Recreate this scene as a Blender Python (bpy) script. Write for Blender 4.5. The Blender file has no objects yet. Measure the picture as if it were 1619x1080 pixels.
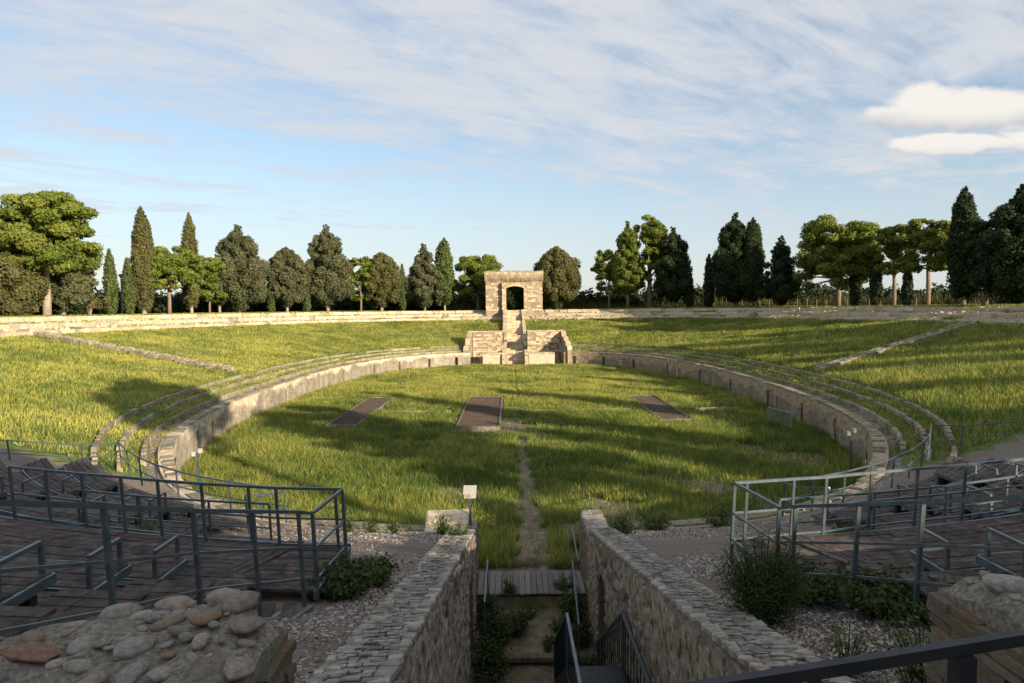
import bpy, math, random
import numpy as np
from mathutils import Vector, Matrix, Euler

# ------------------------------------------------------------------ camera
SC = bpy.context.scene
COL = SC.collection
cam_d = bpy.data.cameras.new('camera')
cam = bpy.data.objects.new('camera', cam_d)
COL.objects.link(cam)
SC.camera = cam
cam_d.sensor_width = 36.0
cam_d.lens = 24.0
cam_d.clip_start = 0.05
cam_d.clip_end = 6000
cam.location = (-0.51, 0.0, 7.7)
_m = (Matrix.Rotation(-math.radians(.13), 4, 'Z') @ Matrix.Rotation(math.pi / 2 - math.atan(53 / 1080), 4, 'X')
      @ Matrix.Rotation(-math.radians(.62), 4, 'Z'))
cam.rotation_euler = _m.to_euler()

# ------------------------------------------------------------------ light and sky
SUN_EL, SUN_AZ = math.radians(15.5), math.radians(135)      # azimuth clockwise from +Y: behind and to the right
W = bpy.data.worlds.new('World')
SC.world = W
W.use_nodes = True


def build_world():
    nt = W.node_tree
    nt.nodes.clear()
    N, L = nt.nodes.new, nt.links.new
    out = N('ShaderNodeOutputWorld')
    sky = N('ShaderNodeTexSky')
    sky.sky_type = 'NISHITA'
    sky.sun_disc = False
    sky.sun_elevation = SUN_EL
    sky.sun_rotation = SUN_AZ
    sky.air_density = 1.0
    sky.dust_density = 0.6
    sky.ozone_density = 1.4
    bg = N('ShaderNodeBackground')
    bg.inputs[1].default_value = 0.10
    L(sky.outputs[0], bg.inputs[0])
    tc = N('ShaderNodeTexCoord')
    sep = N('ShaderNodeSeparateXYZ')
    L(tc.outputs['Generated'], sep.inputs[0])

    def M(op, a, b=None, c=None, clamp=False):
        n = N('ShaderNodeMath')
        n.operation = op
        n.use_clamp = clamp
        for i, v in enumerate((a, b, c)):
            if v is None:
                continue
            if isinstance(v, (int, float)):
                n.inputs[i].default_value = v
            else:
                L(v, n.inputs[i])
        return n.outputs[0]

    def ramp(v, a, b):
        n = N('ShaderNodeMapRange')
        n.interpolation_type = 'SMOOTHSTEP'
        n.inputs[1].default_value = a
        n.inputs[2].default_value = b
        L(v, n.inputs[0])
        return n.outputs[0]

    def noise(vec, scale, detail, rough, dist=0.0):
        n = N('ShaderNodeTexNoise')
        n.inputs['Scale'].default_value = scale
        n.inputs['Detail'].default_value = detail
        n.inputs['Roughness'].default_value = rough
        n.inputs['Distortion'].default_value = dist
        L(vec, n.inputs['Vector'])
        return n.outputs[0]

    def comb(x, y, z):
        n = N('ShaderNodeCombineXYZ')
        for i, v in enumerate((x, y, z)):
            if isinstance(v, (int, float)):
                n.inputs[i].default_value = v
            else:
                L(v, n.inputs[i])
        return n.outputs[0]
    X, Y, Z = sep.outputs[0], sep.outputs[1], sep.outputs[2]
    zc = M('ADD', M('MAXIMUM', Z, 0.0), 0.10)
    px, py = M('DIVIDE', X, zc), M('DIVIDE', Y, zc)
    # high thin cloud sheet, streaked along one direction
    ca, sa = math.cos(.62), math.sin(.62)
    rx = M('ADD', M('MULTIPLY', px, ca), M('MULTIPLY', py, sa))
    ry = M('SUBTRACT', M('MULTIPLY', py, ca), M('MULTIPLY', px, sa))
    v1 = comb(M('MULTIPLY', rx, .55), M('MULTIPLY', ry, 1.0), 3.1)
    n1 = noise(v1, .55, 5, .55, .5)
    v2 = comb(M('MULTIPLY', rx, 1.0), M('MULTIPLY', ry, 2.6), 7.7)
    n2 = noise(v2, 1.7, 7, .62, .7)
    v3 = comb(M('MULTIPLY', M('ADD', rx, M('MULTIPLY', ry, .35)), .8), M('MULTIPLY', ry, 1.5), 1.7)
    n3 = noise(v3, 3.0, 7, .62, .5)
    elev = ramp(M('ADD', Z, M('MULTIPLY', X, -.10)), .04, .50)
    base = M('ADD', M('MULTIPLY', n1, 1.0), M('MULTIPLY', elev, .38))
    base = M('ADD', base, M('MULTIPLY', ramp(X, .05, .6), M('MULTIPLY', M('SUBTRACT', 1.0, ramp(Z, .15, .5)), .16)))
    base = M('ADD', base, M('MULTIPLY', M('SUBTRACT', n2, .5), .85))
    base = M('ADD', base, M('MULTIPLY', M('SUBTRACT', n3, .5), .75))
    cir = M('MULTIPLY', ramp(base, .38, 1.0), .95)
    low = M('MULTIPLY', M('SUBTRACT', 1.0, ramp(Z, .0, .34)), .72)
    bandn = noise(comb(M('MULTIPLY', X, 2.0), M('MULTIPLY', Z, 14.0), 4.4), 1.6, 7, .6, .6)
    band = M('MULTIPLY', M('MULTIPLY', ramp(X, -.05, .45), ramp(Z, .06, .13)), M('SUBTRACT', 1.0, ramp(Z, .17, .26)))
    cir = M('MAXIMUM', cir, M('MULTIPLY', band, ramp(bandn, .34, .60)))
    cir = M('MAXIMUM', cir, low)
    # cumulus bank low on the right
    yc = M('MAXIMUM', Y, .05)
    u, w = M('DIVIDE', X, yc), M('DIVIDE', Z, yc)
    uw = comb(u, M('MULTIPLY', w, 1.4), 0.0)
    nb = M('ADD', M('MULTIPLY', noise(uw, 13.0, 9, .62, .25), .55), M('MULTIPLY', noise(comb(u, M('MULTIPLY', w, 1.1), 2.2), 7.0, 3, .5, .0), .75))
    nf = noise(uw, 3.5, 3, .5, .0)

    def lobe(cu, cw, ru, rw, amp):
        a = M('DIVIDE', M('SUBTRACT', u, cu), ru)
        b = M('DIVIDE', M('SUBTRACT', w, cw), rw)
        d = M('SQRT', M('ADD', M('MULTIPLY', a, a), M('MULTIPLY', b, b)))
        return M('SUBTRACT', M('ADD', 1.0, M('MULTIPLY', M('SUBTRACT', nb, .62), M('MULTIPLY', 1.9, amp))), d)
    upper = [lobe(.600, .292, .075, .034, 1.1), lobe(.585, .272, .10, .024, 1.1), lobe(.70, .278, .13, .036, 1.1), lobe(.80, .282, .12, .034, 1.1), lobe(1.1, .27, .28, .05, 1.2)]
    lower = [lobe(.66, .232, .14, .017, 1.2), lobe(.80, .236, .13, .026, 1.2)]

    def most(ls):
        c = ls[0]
        for l in ls[1:]:
            c = M('MAXIMUM', c, l)
        return c
    cu, cl = most(upper), most(lower)
    cum = M('MAXIMUM', cu, cl)
    cumm = M('MULTIPLY', M('MULTIPLY', ramp(cum, .0, .42), ramp(Y, .05, .2)), .95)
    # clouds get their own colours: sheet white grey, cumulus warm white on top and grey underneath
    mixc = N('ShaderNodeMix')
    mixc.data_type = 'RGBA'
    mixc.inputs[6].default_value = (.66, .78, .96, 1)
    mixc.inputs[7].default_value = (.86, .885, .93, 1)
    L(cir, mixc.inputs[0])
    bgc = N('ShaderNodeBackground')
    L(mixc.outputs[2], bgc.inputs[0])
    bgc.inputs[1].default_value = .455
    m1 = N('ShaderNodeMixShader')
    L(cir, m1.inputs[0])
    L(bg.outputs[0], m1.inputs[1])
    L(bgc.outputs[0], m1.inputs[2])
    wob = M('MULTIPLY', M('SUBTRACT', nf, .5), .05)
    fine = M('MULTIPLY', M('SUBTRACT', nb, .5), .035)
    wv = M('ADD', w, M('ADD', wob, fine))
    su, sl = ramp(wv, .245, .292), ramp(wv, .205, .238)
    inl = ramp(cl, .0, .35)
    shade = M('ADD', M('MULTIPLY', su, M('SUBTRACT', 1.0, inl)), M('MULTIPLY', sl, inl))
    mix2 = N('ShaderNodeMix')
    mix2.data_type = 'RGBA'
    mix2.inputs[6].default_value = (.66, .67, .74, 1)
    mix2.inputs[7].default_value = (1.22, 1.16, 1.08, 1)
    L(shade, mix2.inputs[0])
    bg2 = N('ShaderNodeBackground')
    L(mix2.outputs[2], bg2.inputs[0])
    bg2.inputs[1].default_value = .43
    m2 = N('ShaderNodeMixShader')
    L(cumm, m2.inputs[0])
    L(m1.outputs[0], m2.inputs[1])
    L(bg2.outputs[0], m2.inputs[2])
    L(m2.outputs[0], out.inputs[0])


build_world()
sun_d = bpy.data.lights.new('sun', 'SUN')
sun_d.energy = 5.0
sun_d.angle = math.radians(.5)
sun_d.color = (1.0, .86, .64)
sun = bpy.data.objects.new('sun', sun_d)
COL.objects.link(sun)
TO_SUN = Vector((math.sin(SUN_AZ) * math.cos(SUN_EL), math.cos(SUN_AZ) * math.cos(SUN_EL), math.sin(SUN_EL)))
sun.rotation_euler = (-TO_SUN).to_track_quat('-Z', 'Y').to_euler()
sun.location = (60, -60, 60)
SC.view_settings.view_transform = 'Standard'
SC.view_settings.look = 'None'
SC.view_settings.gamma = 1
SC.view_settings.exposure = 0.86
SC.view_settings.use_curve_mapping = False

rng = np.random.default_rng(7)
R = random.Random(11)

# ------------------------------------------------------------------ geometry of the bowl
NN, A0, B0, YC = 2.3, 37.0, 19.6, 57.5


def expo(o):
    return 2.62 - .32 * np.clip(np.asarray(o, float) / 8, 0, 1)      # squarer near the arena, rounder outside


def P(t, o):
    c, s, k = np.cos(t), np.sin(t), expo(o)
    return (B0 + o) * np.sign(c) * np.abs(c) ** (2 / k), YC + (A0 + o) * np.sign(s) * np.abs(s) ** (2 / k)


def yside(x, o, far=False):
    r = (A0 + o) * max(0.0, 1 - (abs(x) / (B0 + o)) ** NN) ** (1 / NN)
    return YC + r if far else YC - r


def offset_of(x, y):
    x, y = np.abs(x), np.abs(y - YC)
    lo, hi = np.full(x.shape, -18.0), np.full(x.shape, 150.0)
    for _ in range(22):
        o = (lo + hi) / 2
        k = expo(o)
        v = (x / (B0 + o)) ** k + (y / (A0 + o)) ** k
        lo = np.where(v > 1, o, lo)
        hi = np.where(v > 1, hi, o)
    return (lo + hi) / 2


def smooth(a, b, v):
    t = np.clip((v - a) / (b - a), 0, 1)
    return t * t * (3 - 2 * t)


_lat = rng.random((256, 256))


def vnoise(x, y, s):
    x, y = np.asarray(x) / s + 37.3, np.asarray(y) / s + 91.7
    i, j = np.floor(x).astype(int), np.floor(y).astype(int)
    fx, fy = x - i, y - j
    fx, fy = fx * fx * (3 - 2 * fx), fy * fy * (3 - 2 * fy)
    a, b = _lat[i % 256, j % 256], _lat[(i + 1) % 256, j % 256]
    c, d = _lat[i % 256, (j + 1) % 256], _lat[(i + 1) % 256, (j + 1) % 256]
    return (a * (1 - fx) + b * fx) * (1 - fy) + (c * (1 - fx) + d * fx) * fy


FAR_O = [0.5, 1.16, 1.26, 2.11, 2.21, 3.06, 3.16, 24.0, 24.15, 26.0, 26.15, 28.3, 28.45, 31, 60, 150]
FAR_Z = [1.58, 1.58, 1.86, 1.92, 2.16, 2.22, 2.46, 5.65, 6.0, 6.3, 6.62, 6.9, 7.25, 7.38, 7.35, 7.2]
NEAR_O = [0.5, 2.4, 24.0, 28.0, 31, 60, 150]
NEAR_Z = [1.0, 1.55, 6.6, 7.3, 7.38, 7.35, 7.2]


def zground(x, y, o):
    w = smooth(33, 25, y)
    return (np.interp(o, FAR_O, FAR_Z) * (1 - w) + np.interp(o, NEAR_O, NEAR_Z) * w)


def zat(x, y):
    x, y = np.array([float(x)]), np.array([float(y)])
    o = offset_of(x, y)
    return float(zground(x, y, o)[0]) if o[0] > .3 else -.33


# ------------------------------------------------------------------ materials
def srgb(r, g, b):
    f = lambda c: (c / 255) / 12.92 if c / 255 <= .04045 else ((c / 255 + .055) / 1.055) ** 2.4
    return (f(r), f(g), f(b), 1)


def material(name, cols, scale=4.0, rough=.9, bump=.3, bscale=None, metal=0.0, rand=0.0, attr=None, detail=6, transl=0.0,
             stretch=(1, 1, 1), extra=None, spots=None, coords='Object', spec=.25):
    """cols: list of (pos, rgb) for a noise ramp.  attr: colour ramp driven by a point attribute instead."""
    m = bpy.data.materials.new(name)
    m.use_nodes = True
    nt = m.node_tree
    N, L = nt.nodes.new, nt.links.new
    bs = nt.nodes['Principled BSDF']
    out = nt.nodes['Material Output']
    bs.inputs['Roughness'].default_value = rough
    bs.inputs['Metallic'].default_value = metal
    bs.inputs['Specular IOR Level'].default_value = spec
    if coords == 'World':
        tc = N('ShaderNodeNewGeometry')
        vec0 = tc.outputs['Position']
    else:
        tc = N('ShaderNodeTexCoord')
        vec0 = tc.outputs['Object']
    mp = N('ShaderNodeMapping')
    mp.inputs['Scale'].default_value = stretch
    L(vec0, mp.inputs[0])
    vec = mp.outputs[0]
    rp = N('ShaderNodeValToRGB')
    el = rp.color_ramp.elements
    while len(el) < len(cols):
        el.new(.5)
    for e, (p, c) in zip(el, cols):
        e.position = p
        e.color = (*c[:3], 1)
    if attr:
        at = N('ShaderNodeAttribute')
        at.attribute_name = attr
        L(at.outputs['Fac'], rp.inputs[0])
    else:
        nz = N('ShaderNodeTexNoise')
        nz.inputs['Scale'].default_value = scale
        nz.inputs['Detail'].default_value = detail
        nz.inputs['Roughness'].default_value = .65
        L(vec, nz.inputs['Vector'])
        L(nz.outputs[0], rp.inputs[0])
    col = rp.outputs[0]
    if spots:                                   # (scale, lo, hi, rgb, strength) blotches of another colour
        for (ss, lo, hi, rgb, st) in spots:
            n2 = N('ShaderNodeTexNoise')
            n2.inputs['Scale'].default_value = ss
            n2.inputs['Detail'].default_value = 5
            n2.inputs['Roughness'].default_value = .7
            L(vec, n2.inputs['Vector'])
            mr = N('ShaderNodeMapRange')
            mr.inputs[1].default_value, mr.inputs[2].default_value = lo, hi
            mr.inputs[4].default_value = st
            L(n2.outputs[0], mr.inputs[0])
            mx = N('ShaderNodeMix')
            mx.data_type = 'RGBA'
            L(mr.outputs[0], mx.inputs[0])
            L(col, mx.inputs[6])
            mx.inputs[7].default_value = (*rgb[:3], 1)
            col = mx.outputs[2]
    if rand:
        oi = N('ShaderNodeObjectInfo')
        hs = N('ShaderNodeHueSaturation')
        ma = N('ShaderNodeMapRange')
        ma.inputs[3].default_value, ma.inputs[4].default_value = 1 - rand, 1 + rand
        L(oi.outputs['Random'], ma.inputs[0])
        L(ma.outputs[0], hs.inputs['Value'])
        m7 = N('ShaderNodeMath')
        m7.operation = 'MULTIPLY'
        m7.inputs[1].default_value = 7.31
        L(oi.outputs['Random'], m7.inputs[0])
        fr = N('ShaderNodeMath')
        fr.operation = 'FRACT'
        L(m7.outputs[0], fr.inputs[0])
        mh = N('ShaderNodeMapRange')
        mh.inputs[3].default_value, mh.inputs[4].default_value = .5 - rand * .05, .5 + rand * .05
        L(fr.outputs[0], mh.inputs[0])
        L(mh.outputs[0], hs.inputs['Hue'])
        ms = N('ShaderNodeMapRange')
        ms.inputs[3].default_value, ms.inputs[4].default_value = 1 + rand, 1 - rand
        L(fr.outputs[0], ms.inputs[0])
        L(ms.outputs[0], hs.inputs['Saturation'])
        L(col, hs.inputs['Color'])
        col = hs.outputs[0]
    L(col, bs.inputs['Base Color'])
    if bump:
        nb = N('ShaderNodeTexNoise')
        nb.inputs['Scale'].default_value = bscale or scale * 4
        nb.inputs['Detail'].default_value = 8
        nb.inputs['Roughness'].default_value = .7
        L(vec, nb.inputs['Vector'])
        bp = N('ShaderNodeBump')
        bp.inputs['Strength'].default_value = bump
        bp.inputs['Distance'].default_value = .05
        L(nb.outputs[0], bp.inputs['Height'])
        L(bp.outputs[0], bs.inputs['Normal'])
    if transl:
        tr = N('ShaderNodeBsdfTranslucent')
        L(col, tr.inputs[0])
        ms_ = N('ShaderNodeMixShader')
        ms_.inputs[0].default_value = transl
        L(bs.outputs[0], ms_.inputs[1])
        L(tr.outputs[0], ms_.inputs[2])
        L(ms_.outputs[0], out.inputs[0])
    return m


def masonry(name, cols, sx, sz, mortar=(.30, .25, .17), coords='World', vertical=True, jit=.5, plaster=None):
    """irregular rubble or brick courses for surfaces too far off to build stone by stone"""
    m = material(name, cols, scale=1.3, bump=0, coords=coords)
    nt = m.node_tree
    N, L = nt.nodes.new, nt.links.new
    bs = nt.nodes['Principled BSDF']
    colsock = bs.inputs['Base Color'].links[0].from_socket
    g = N('ShaderNodeNewGeometry')
    mp = N('ShaderNodeMapping')
    mp.inputs['Scale'].default_value = (1 / sx, 1 / sx, 1 / sz)
    L(g.outputs['Position'], mp.inputs[0])
    vo = N('ShaderNodeTexVoronoi')
    vo.inputs['Randomness'].default_value = jit
    L(mp.outputs[0], vo.inputs['Vector'])
    ve = N('ShaderNodeTexVoronoi')
    ve.feature = 'DISTANCE_TO_EDGE'
    ve.inputs['Randomness'].default_value = jit
    L(mp.outputs[0], ve.inputs['Vector'])
    hs = N('ShaderNodeHueSaturation')
    sp = N('ShaderNodeSeparateColor')
    L(vo.outputs['Color'], sp.inputs[0])
    mr = N('ShaderNodeMapRange')
    mr.inputs[3].default_value, mr.inputs[4].default_value = .72, 1.28
    L(sp.outputs[0], mr.inputs[0])
    L(mr.outputs[0], hs.inputs['Value'])
    mr2 = N('ShaderNodeMapRange')
    mr2.inputs[3].default_value, mr2.inputs[4].default_value = .5, 1.3
    L(sp.outputs[1], mr2.inputs[0])
    L(mr2.outputs[0], hs.inputs['Saturation'])
    ng = N('ShaderNodeTexNoise')
    ng.inputs['Scale'].default_value = .9
    ng.inputs['Detail'].default_value = 7
    ng.inputs['Roughness'].default_value = .7
    mg = N('ShaderNodeMapping')
    mg.inputs['Scale'].default_value = (1, 1, .45)
    L(g.outputs['Position'], mg.inputs[0])
    L(mg.outputs[0], ng.inputs['Vector'])
    rg = N('ShaderNodeMapRange')
    rg.inputs[1].default_value, rg.inputs[2].default_value = .38, .62
    rg.inputs[3].default_value, rg.inputs[4].default_value = .66, 1.12
    L(ng.outputs[0], rg.inputs[0])
    mm = N('ShaderNodeMix')
    mm.data_type = 'RGBA'
    mm.blend_type = 'MULTIPLY'
    mm.inputs[0].default_value = 1
    L(colsock, mm.inputs[6])
    L(rg.outputs[0], mm.inputs[7])
    L(mm.outputs[2], hs.inputs['Color'])
    e = N('ShaderNodeMapRange')
    e.inputs[1].default_value, e.inputs[2].default_value = .02, .12
    L(ve.outputs['Distance'], e.inputs[0])
    mx = N('ShaderNodeMix')
    mx.data_type = 'RGBA'
    L(e.outputs[0], mx.inputs[0])
    mx.inputs[6].default_value = (*mortar, 1)
    L(hs.outputs[0], mx.inputs[7])
    col = mx.outputs[2]
    bp = N('ShaderNodeBump')
    bp.inputs['Strength'].default_value = .9
    bp.inputs['Distance'].default_value = .06
    hsum = e.outputs[0]
    if plaster:
        rgb, zlo, zhi = plaster
        n2 = N('ShaderNodeTexNoise')
        n2.inputs['Scale'].default_value = .35
        n2.inputs['Detail'].default_value = 6
        L(g.outputs['Position'], n2.inputs['Vector'])
        sz_ = N('ShaderNodeSeparateXYZ')
        L(g.outputs['Position'], sz_.inputs[0])
        ad = N('ShaderNodeMath')
        ad.operation = 'MULTIPLY_ADD'
        ad.inputs[1].default_value = 3.0
        L(n2.outputs[0], ad.inputs[0])
        L(sz_.outputs[2], ad.inputs[2])
        k = N('ShaderNodeMapRange')
        k.inputs[1].default_value, k.inputs[2].default_value = zlo + 1.5, zhi + 1.5
        L(ad.outputs[0], k.inputs[0])
        m3 = N('ShaderNodeMix')
        m3.data_type = 'RGBA'
        L(k.outputs[0], m3.inputs[0])
        L(col, m3.inputs[6])
        n4 = N('ShaderNodeTexNoise')
        n4.inputs['Scale'].default_value = 2.2
        n4.inputs['Detail'].default_value = 8
        L(g.outputs['Position'], n4.inputs['Vector'])
        r4 = N('ShaderNodeValToRGB')
        r4.color_ramp.elements[0].color = (rgb[0] * .6, rgb[1] * .58, rgb[2] * .55, 1)
        r4.color_ramp.elements[0].position = .3
        r4.color_ramp.elements[1].color = (*rgb, 1)
        r4.color_ramp.elements[1].position = .6
        L(n4.outputs[0], r4.inputs[0])
        L(r4.outputs[0], m3.inputs[7])
        col = m3.outputs[2]
        mh = N('ShaderNodeMath')
        mh.operation = 'MAXIMUM'
        L(e.outputs[0], mh.inputs[0])
        L(k.outputs[0], mh.inputs[1])
        hsum = mh.outputs[0]
    L(hsum, bp.inputs['Height'])
    L(bp.outputs[0], bs.inputs['Normal'])
    L(col, bs.inputs['Base Color'])
    return m


STONE = [(.3, (.20, .165, .115)), (.5, (.34, .285, .20)), (.7, (.46, .40, .30))]
MT = dict(
    soil=material('soil', [(.3, (.11, .08, .052)), (.5, (.20, .15, .10)), (.75, (.33, .27, .19))], 3.0, bump=.6, bscale=14, coords='World',
                  spots=[(.25, .48, .6, (.09, .12, .035), .65)]),
    turf=material('turf', [(.3, (.05, .085, .018)), (.5, (.10, .14, .03)), (.75, (.20, .21, .055))], 1.6, bump=.8, bscale=10, coords='World',
                  spots=[(9, .55, .7, (.26, .22, .12), .5)]),
    gravel=material('gravel', [(.3, (.09, .07, .055)), (.5, (.23, .185, .15)), (.72, (.42, .36, .31))], 30, bump=1.0, bscale=45, coords='World', detail=3,
                    spots=[(.7, .5, .7, (.12, .085, .06), .5)]),
    rimstone=material('rim_rubble', [(.3, (.22, .18, .13)), (.5, (.38, .325, .25)), (.7, (.52, .46, .37))], 2.2, bump=.9, bscale=9, coords='World',
                      spots=[(.5, .58, .7, (.12, .13, .045), .8)]),
    walk=material('walkway_rubble', [(.3, (.10, .08, .065)), (.5, (.21, .18, .145)), (.7, (.36, .33, .28))], 5, bump=1.0, bscale=14, coords='World',
                  spots=[(1.1, .5, .6, (.11, .115, .045), .8)]),
    kerb=material('kerb_stone', [(.3, (.16, .13, .09)), (.5, (.28, .235, .165)), (.7, (.40, .35, .26))], 5, bump=.8, rand=.22, coords='World', spots=[(1.1, .5, .65, (.13, .12, .06), .7)]),
    block=material('block_stone', [(.3, (.33, .255, .165)), (.5, (.50, .40, .27)), (.7, (.60, .50, .36))], 5, bump=.7, rand=.2, coords='World'),
    brick=material('thin_brick', [(.3, (.12, .085, .055)), (.5, (.225, .17, .115)), (.7, (.33, .265, .185))], 9, bump=.7, bscale=30, rand=.24),
    pale=material('pale_stone', [(.3, (.17, .145, .115)), (.5, (.28, .245, .20)), (.7, (.40, .37, .32))], 5, bump=.6, bscale=20, rand=.3, spots=[(2.2, .52, .62, (.42, .41, .38), .55)], coords='World'),
    cobble=material('river_cobble', [(.3, (.13, .11, .09)), (.5, (.24, .205, .17)), (.72, (.34, .31, .275))], 5, rough=.85, bump=.35, bscale=30, rand=.28, spots=[(3, .55, .7, (.26, .19, .12), .5)]),
    redcob=material('red_cobble', [(.3, (.13, .065, .045)), (.6, (.25, .14, .095))], 6, bump=.4, spots=[(4, .5, .6, (.22, .19, .15), .7)]),
    bluecob=material('blue_cobble', [(.3, (.085, .10, .15)), (.6, (.15, .175, .235))], 12, rough=.7, bump=.25),
    tancob=material('tan_cobble', [(.3, (.15, .11, .075)), (.6, (.27, .205, .14))], 8, bump=.4, rand=.2),
    mortar=material('lime_mortar', [(.36, (.15, .125, .095)), (.5, (.25, .215, .165)), (.64, (.38, .34, .275))], 40, bump=.7, bscale=70, coords='World', detail=5, spots=[(5, .5, .65, (.17, .135, .095), .6)]),
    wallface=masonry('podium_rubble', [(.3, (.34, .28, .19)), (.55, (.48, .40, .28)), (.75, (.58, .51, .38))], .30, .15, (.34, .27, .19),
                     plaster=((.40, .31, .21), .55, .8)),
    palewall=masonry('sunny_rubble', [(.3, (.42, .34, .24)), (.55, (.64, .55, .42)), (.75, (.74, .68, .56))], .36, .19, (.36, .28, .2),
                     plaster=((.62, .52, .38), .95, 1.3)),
    ashlar=masonry('portal_masonry', [(.3, (.46, .34, .21)), (.55, (.62, .47, .30)), (.75, (.70, .57, .40))], .24, .085, (.36, .28, .19), jit=.7),
    corrwall=masonry('corridor_rubble', [(.3, (.22, .18, .13)), (.55, (.32, .27, .2)), (.75, (.4, .35, .27))], .22, .08, (.22, .18, .13)),
    metal=material('galvanised_paint', [(.3, (.075, .10, .115)), (.6, (.13, .165, .185))], 7, rough=.42, metal=.55, bump=.1, spots=[(12, .62, .72, (.16, .09, .05), .5)], spec=.5),
    dark=material('dark_steel', [(.3, (.02, .023, .027)), (.7, (.04, .044, .05))], 6, rough=.5, metal=.4, bump=.15),
    plank=material('weathered_plank', [(.32, (.036, .027, .024)), (.5, (.088, .069, .060)), (.68, (.175, .145, .130))], 5, bump=.9, bscale=22, rand=.17,
                   stretch=(1, 1, 1), coords='World', detail=8, spots=[(.9, .5, .66, (.12, .095, .085), .6), (38, .655, .70, (.42, .38, .34), .8), (2.3, .56, .66, (.05, .036, .032), .6)]),
    paleplank=material('pale_plank', [(.3, (.13, .11, .10)), (.6, (.27, .24, .22))], 4, bump=.5, stretch=(9, 1.5, 9), rand=.25),
    rust=material('rusty_grate', [(.3, (.045, .030, .024)), (.6, (.12, .085, .065))], 8, rough=.8, metal=.2, bump=.4),
    white=material('white_paint', [(.3, (.36, .34, .30)), (.7, (.46, .44, .40))], 5, rough=.6, bump=.05),
    zinc=material('zinc', [(.3, (.22, .23, .23)), (.7, (.34, .35, .35))], 5, rough=.5, metal=.3, bump=.05),
    bark=material('bark', [(.3, (.13, .09, .065)), (.6, (.27, .20, .15))], 3, bump=1.0, bscale=8, stretch=(3, 3, .6)),
    palebark=material('limed_bark', [(.3, (.24, .18, .14)), (.6, (.42, .34, .28))], 3, bump=.8, bscale=8, stretch=(3, 3, .6)),
)


def leafmat(name, a, b, c, tr=.25):
    return material(name, [(.0, a), (.5, b), (1.0, c)], attr='tone', bump=0, rough=.75, transl=tr, spec=.15)


MT['cyp'] = leafmat('cypress_foliage', (.040, .060, .018), (.085, .11, .032), (.14, .155, .055), .15)
MT['ced'] = leafmat('cedar_foliage', (.050, .060, .028), (.095, .10, .048), (.16, .145, .075), .12)
MT['brn'] = leafmat('dense_olive_foliage', (.055, .060, .022), (.105, .10, .036), (.16, .145, .055), .12)
MT['pin'] = leafmat('pine_needles', (.050, .080, .014), (.13, .165, .026), (.24, .25, .05), .25)
MT['drk'] = leafmat('dark_foliage', (.016, .028, .012), (.032, .048, .018), (.06, .072, .028), .1)
MT['dry'] = leafmat('dry_leaves', (.06, .07, .02), (.14, .12, .045), (.23, .17, .07), .25)
MT['gra'] = leafmat('grass_blades', (.068, .125, .028), (.19, .235, .052), (.62, .55, .14), .42)
MT['weed'] = leafmat('weed_leaves', (.035, .055, .02), (.075, .105, .032), (.16, .18, .07), .25)
MT['gravbit'] = leafmat('gravel_chips', (.09, .07, .055), (.26, .215, .18), (.5, .45, .4), 0)
for k in ('gravbit',):
    MT[k].node_tree.nodes['Principled BSDF'].inputs['Roughness'].default_value = .9


# ------------------------------------------------------------------ object helpers
class MB:
    """collects triangles and quads into one mesh"""

    def __init__(s):
        s.v, s.f, s.sm = [], [], False

    def quad(s, *p):
        i = len(s.v)
        s.v += [tuple(q) for q in p]
        s.f.append(tuple(range(i, i + len(p))))

    def box(s, x0, x1, y0, y1, z0, z1):
        s.hexa([(x0, y0, z0), (x1, y0, z0), (x1, y1, z0), (x0, y1, z0), (x0, y0, z1), (x1, y0, z1), (x1, y1, z1), (x0, y1, z1)])

    def hexa(s, p):
        i = len(s.v)
        s.v += [tuple(q) for q in p]
        for f in ((0, 3, 2, 1), (4, 5, 6, 7), (0, 1, 5, 4), (1, 2, 6, 5), (2, 3, 7, 6), (3, 0, 4, 7)):
            s.f.append(tuple(i + k for k in f))

    def bar(s, a, b, w, h=None, up=(0, 0, 1)):
        a, b, up = Vector(a), Vector(b), Vector(up)
        h = h or w
        d = (b - a).normalized()
        if abs(d.dot(up)) > .98:
            up = Vector((0, 1, 0))
        x = d.cross(up).normalized() * w / 2
        y = x.cross(d).normalized() * h / 2
        s.hexa([a - x - y, a + x - y, b + x - y, b - x - y, a - x + y, a + x + y, b + x + y, b - x + y])

    def tube(s, pts, rad, k=8, cap=True):
        rings = []
        n = len(pts)
        for i, p in enumerate(pts):
            p = Vector(p)
            d = (Vector(pts[min(i + 1, n - 1)]) - Vector(pts[max(i - 1, 0)])).normalized()
            x = d.cross(Vector((.31, .95, .02))).normalized()
            y = d.cross(x)
            r = rad[i] if isinstance(rad, (list, tuple)) else rad
            base = len(s.v)
            for j in range(k):
                a = 2 * math.pi * j / k
                s.v.append(tuple(p + x * math.cos(a) * r + y * math.sin(a) * r))
            rings.append(base)
        for a, b in zip(rings, rings[1:]):
            for j in range(k):
                s.f.append((a + j, a + (j + 1) % k, b + (j + 1) % k, b + j))
        if cap:
            s.f.append(tuple(rings[-1] + j for j in range(k)))
            s.f.append(tuple(rings[0] + j for j in reversed(range(k))))

    def grid(s, rows):
        base = len(s.v)
        n = len(rows[0])
        for r in rows:
            s.v += [tuple(p) for p in r]
        for i in range(len(rows) - 1):
            for j in range(n - 1):
                a = base + i * n + j
                s.f.append((a, a + 1, a + n + 1, a + n))

    def mesh(s, name, mat, smooth=False):
        me = bpy.data.meshes.new(name)
        me.from_pydata(s.v, [], s.f)
        if mat:
            me.materials.append(MT[mat] if isinstance(mat, str) else mat)
        if smooth:
            me.polygons.foreach_set('use_smooth', [True] * len(me.polygons))
        me.update()
        return me


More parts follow.
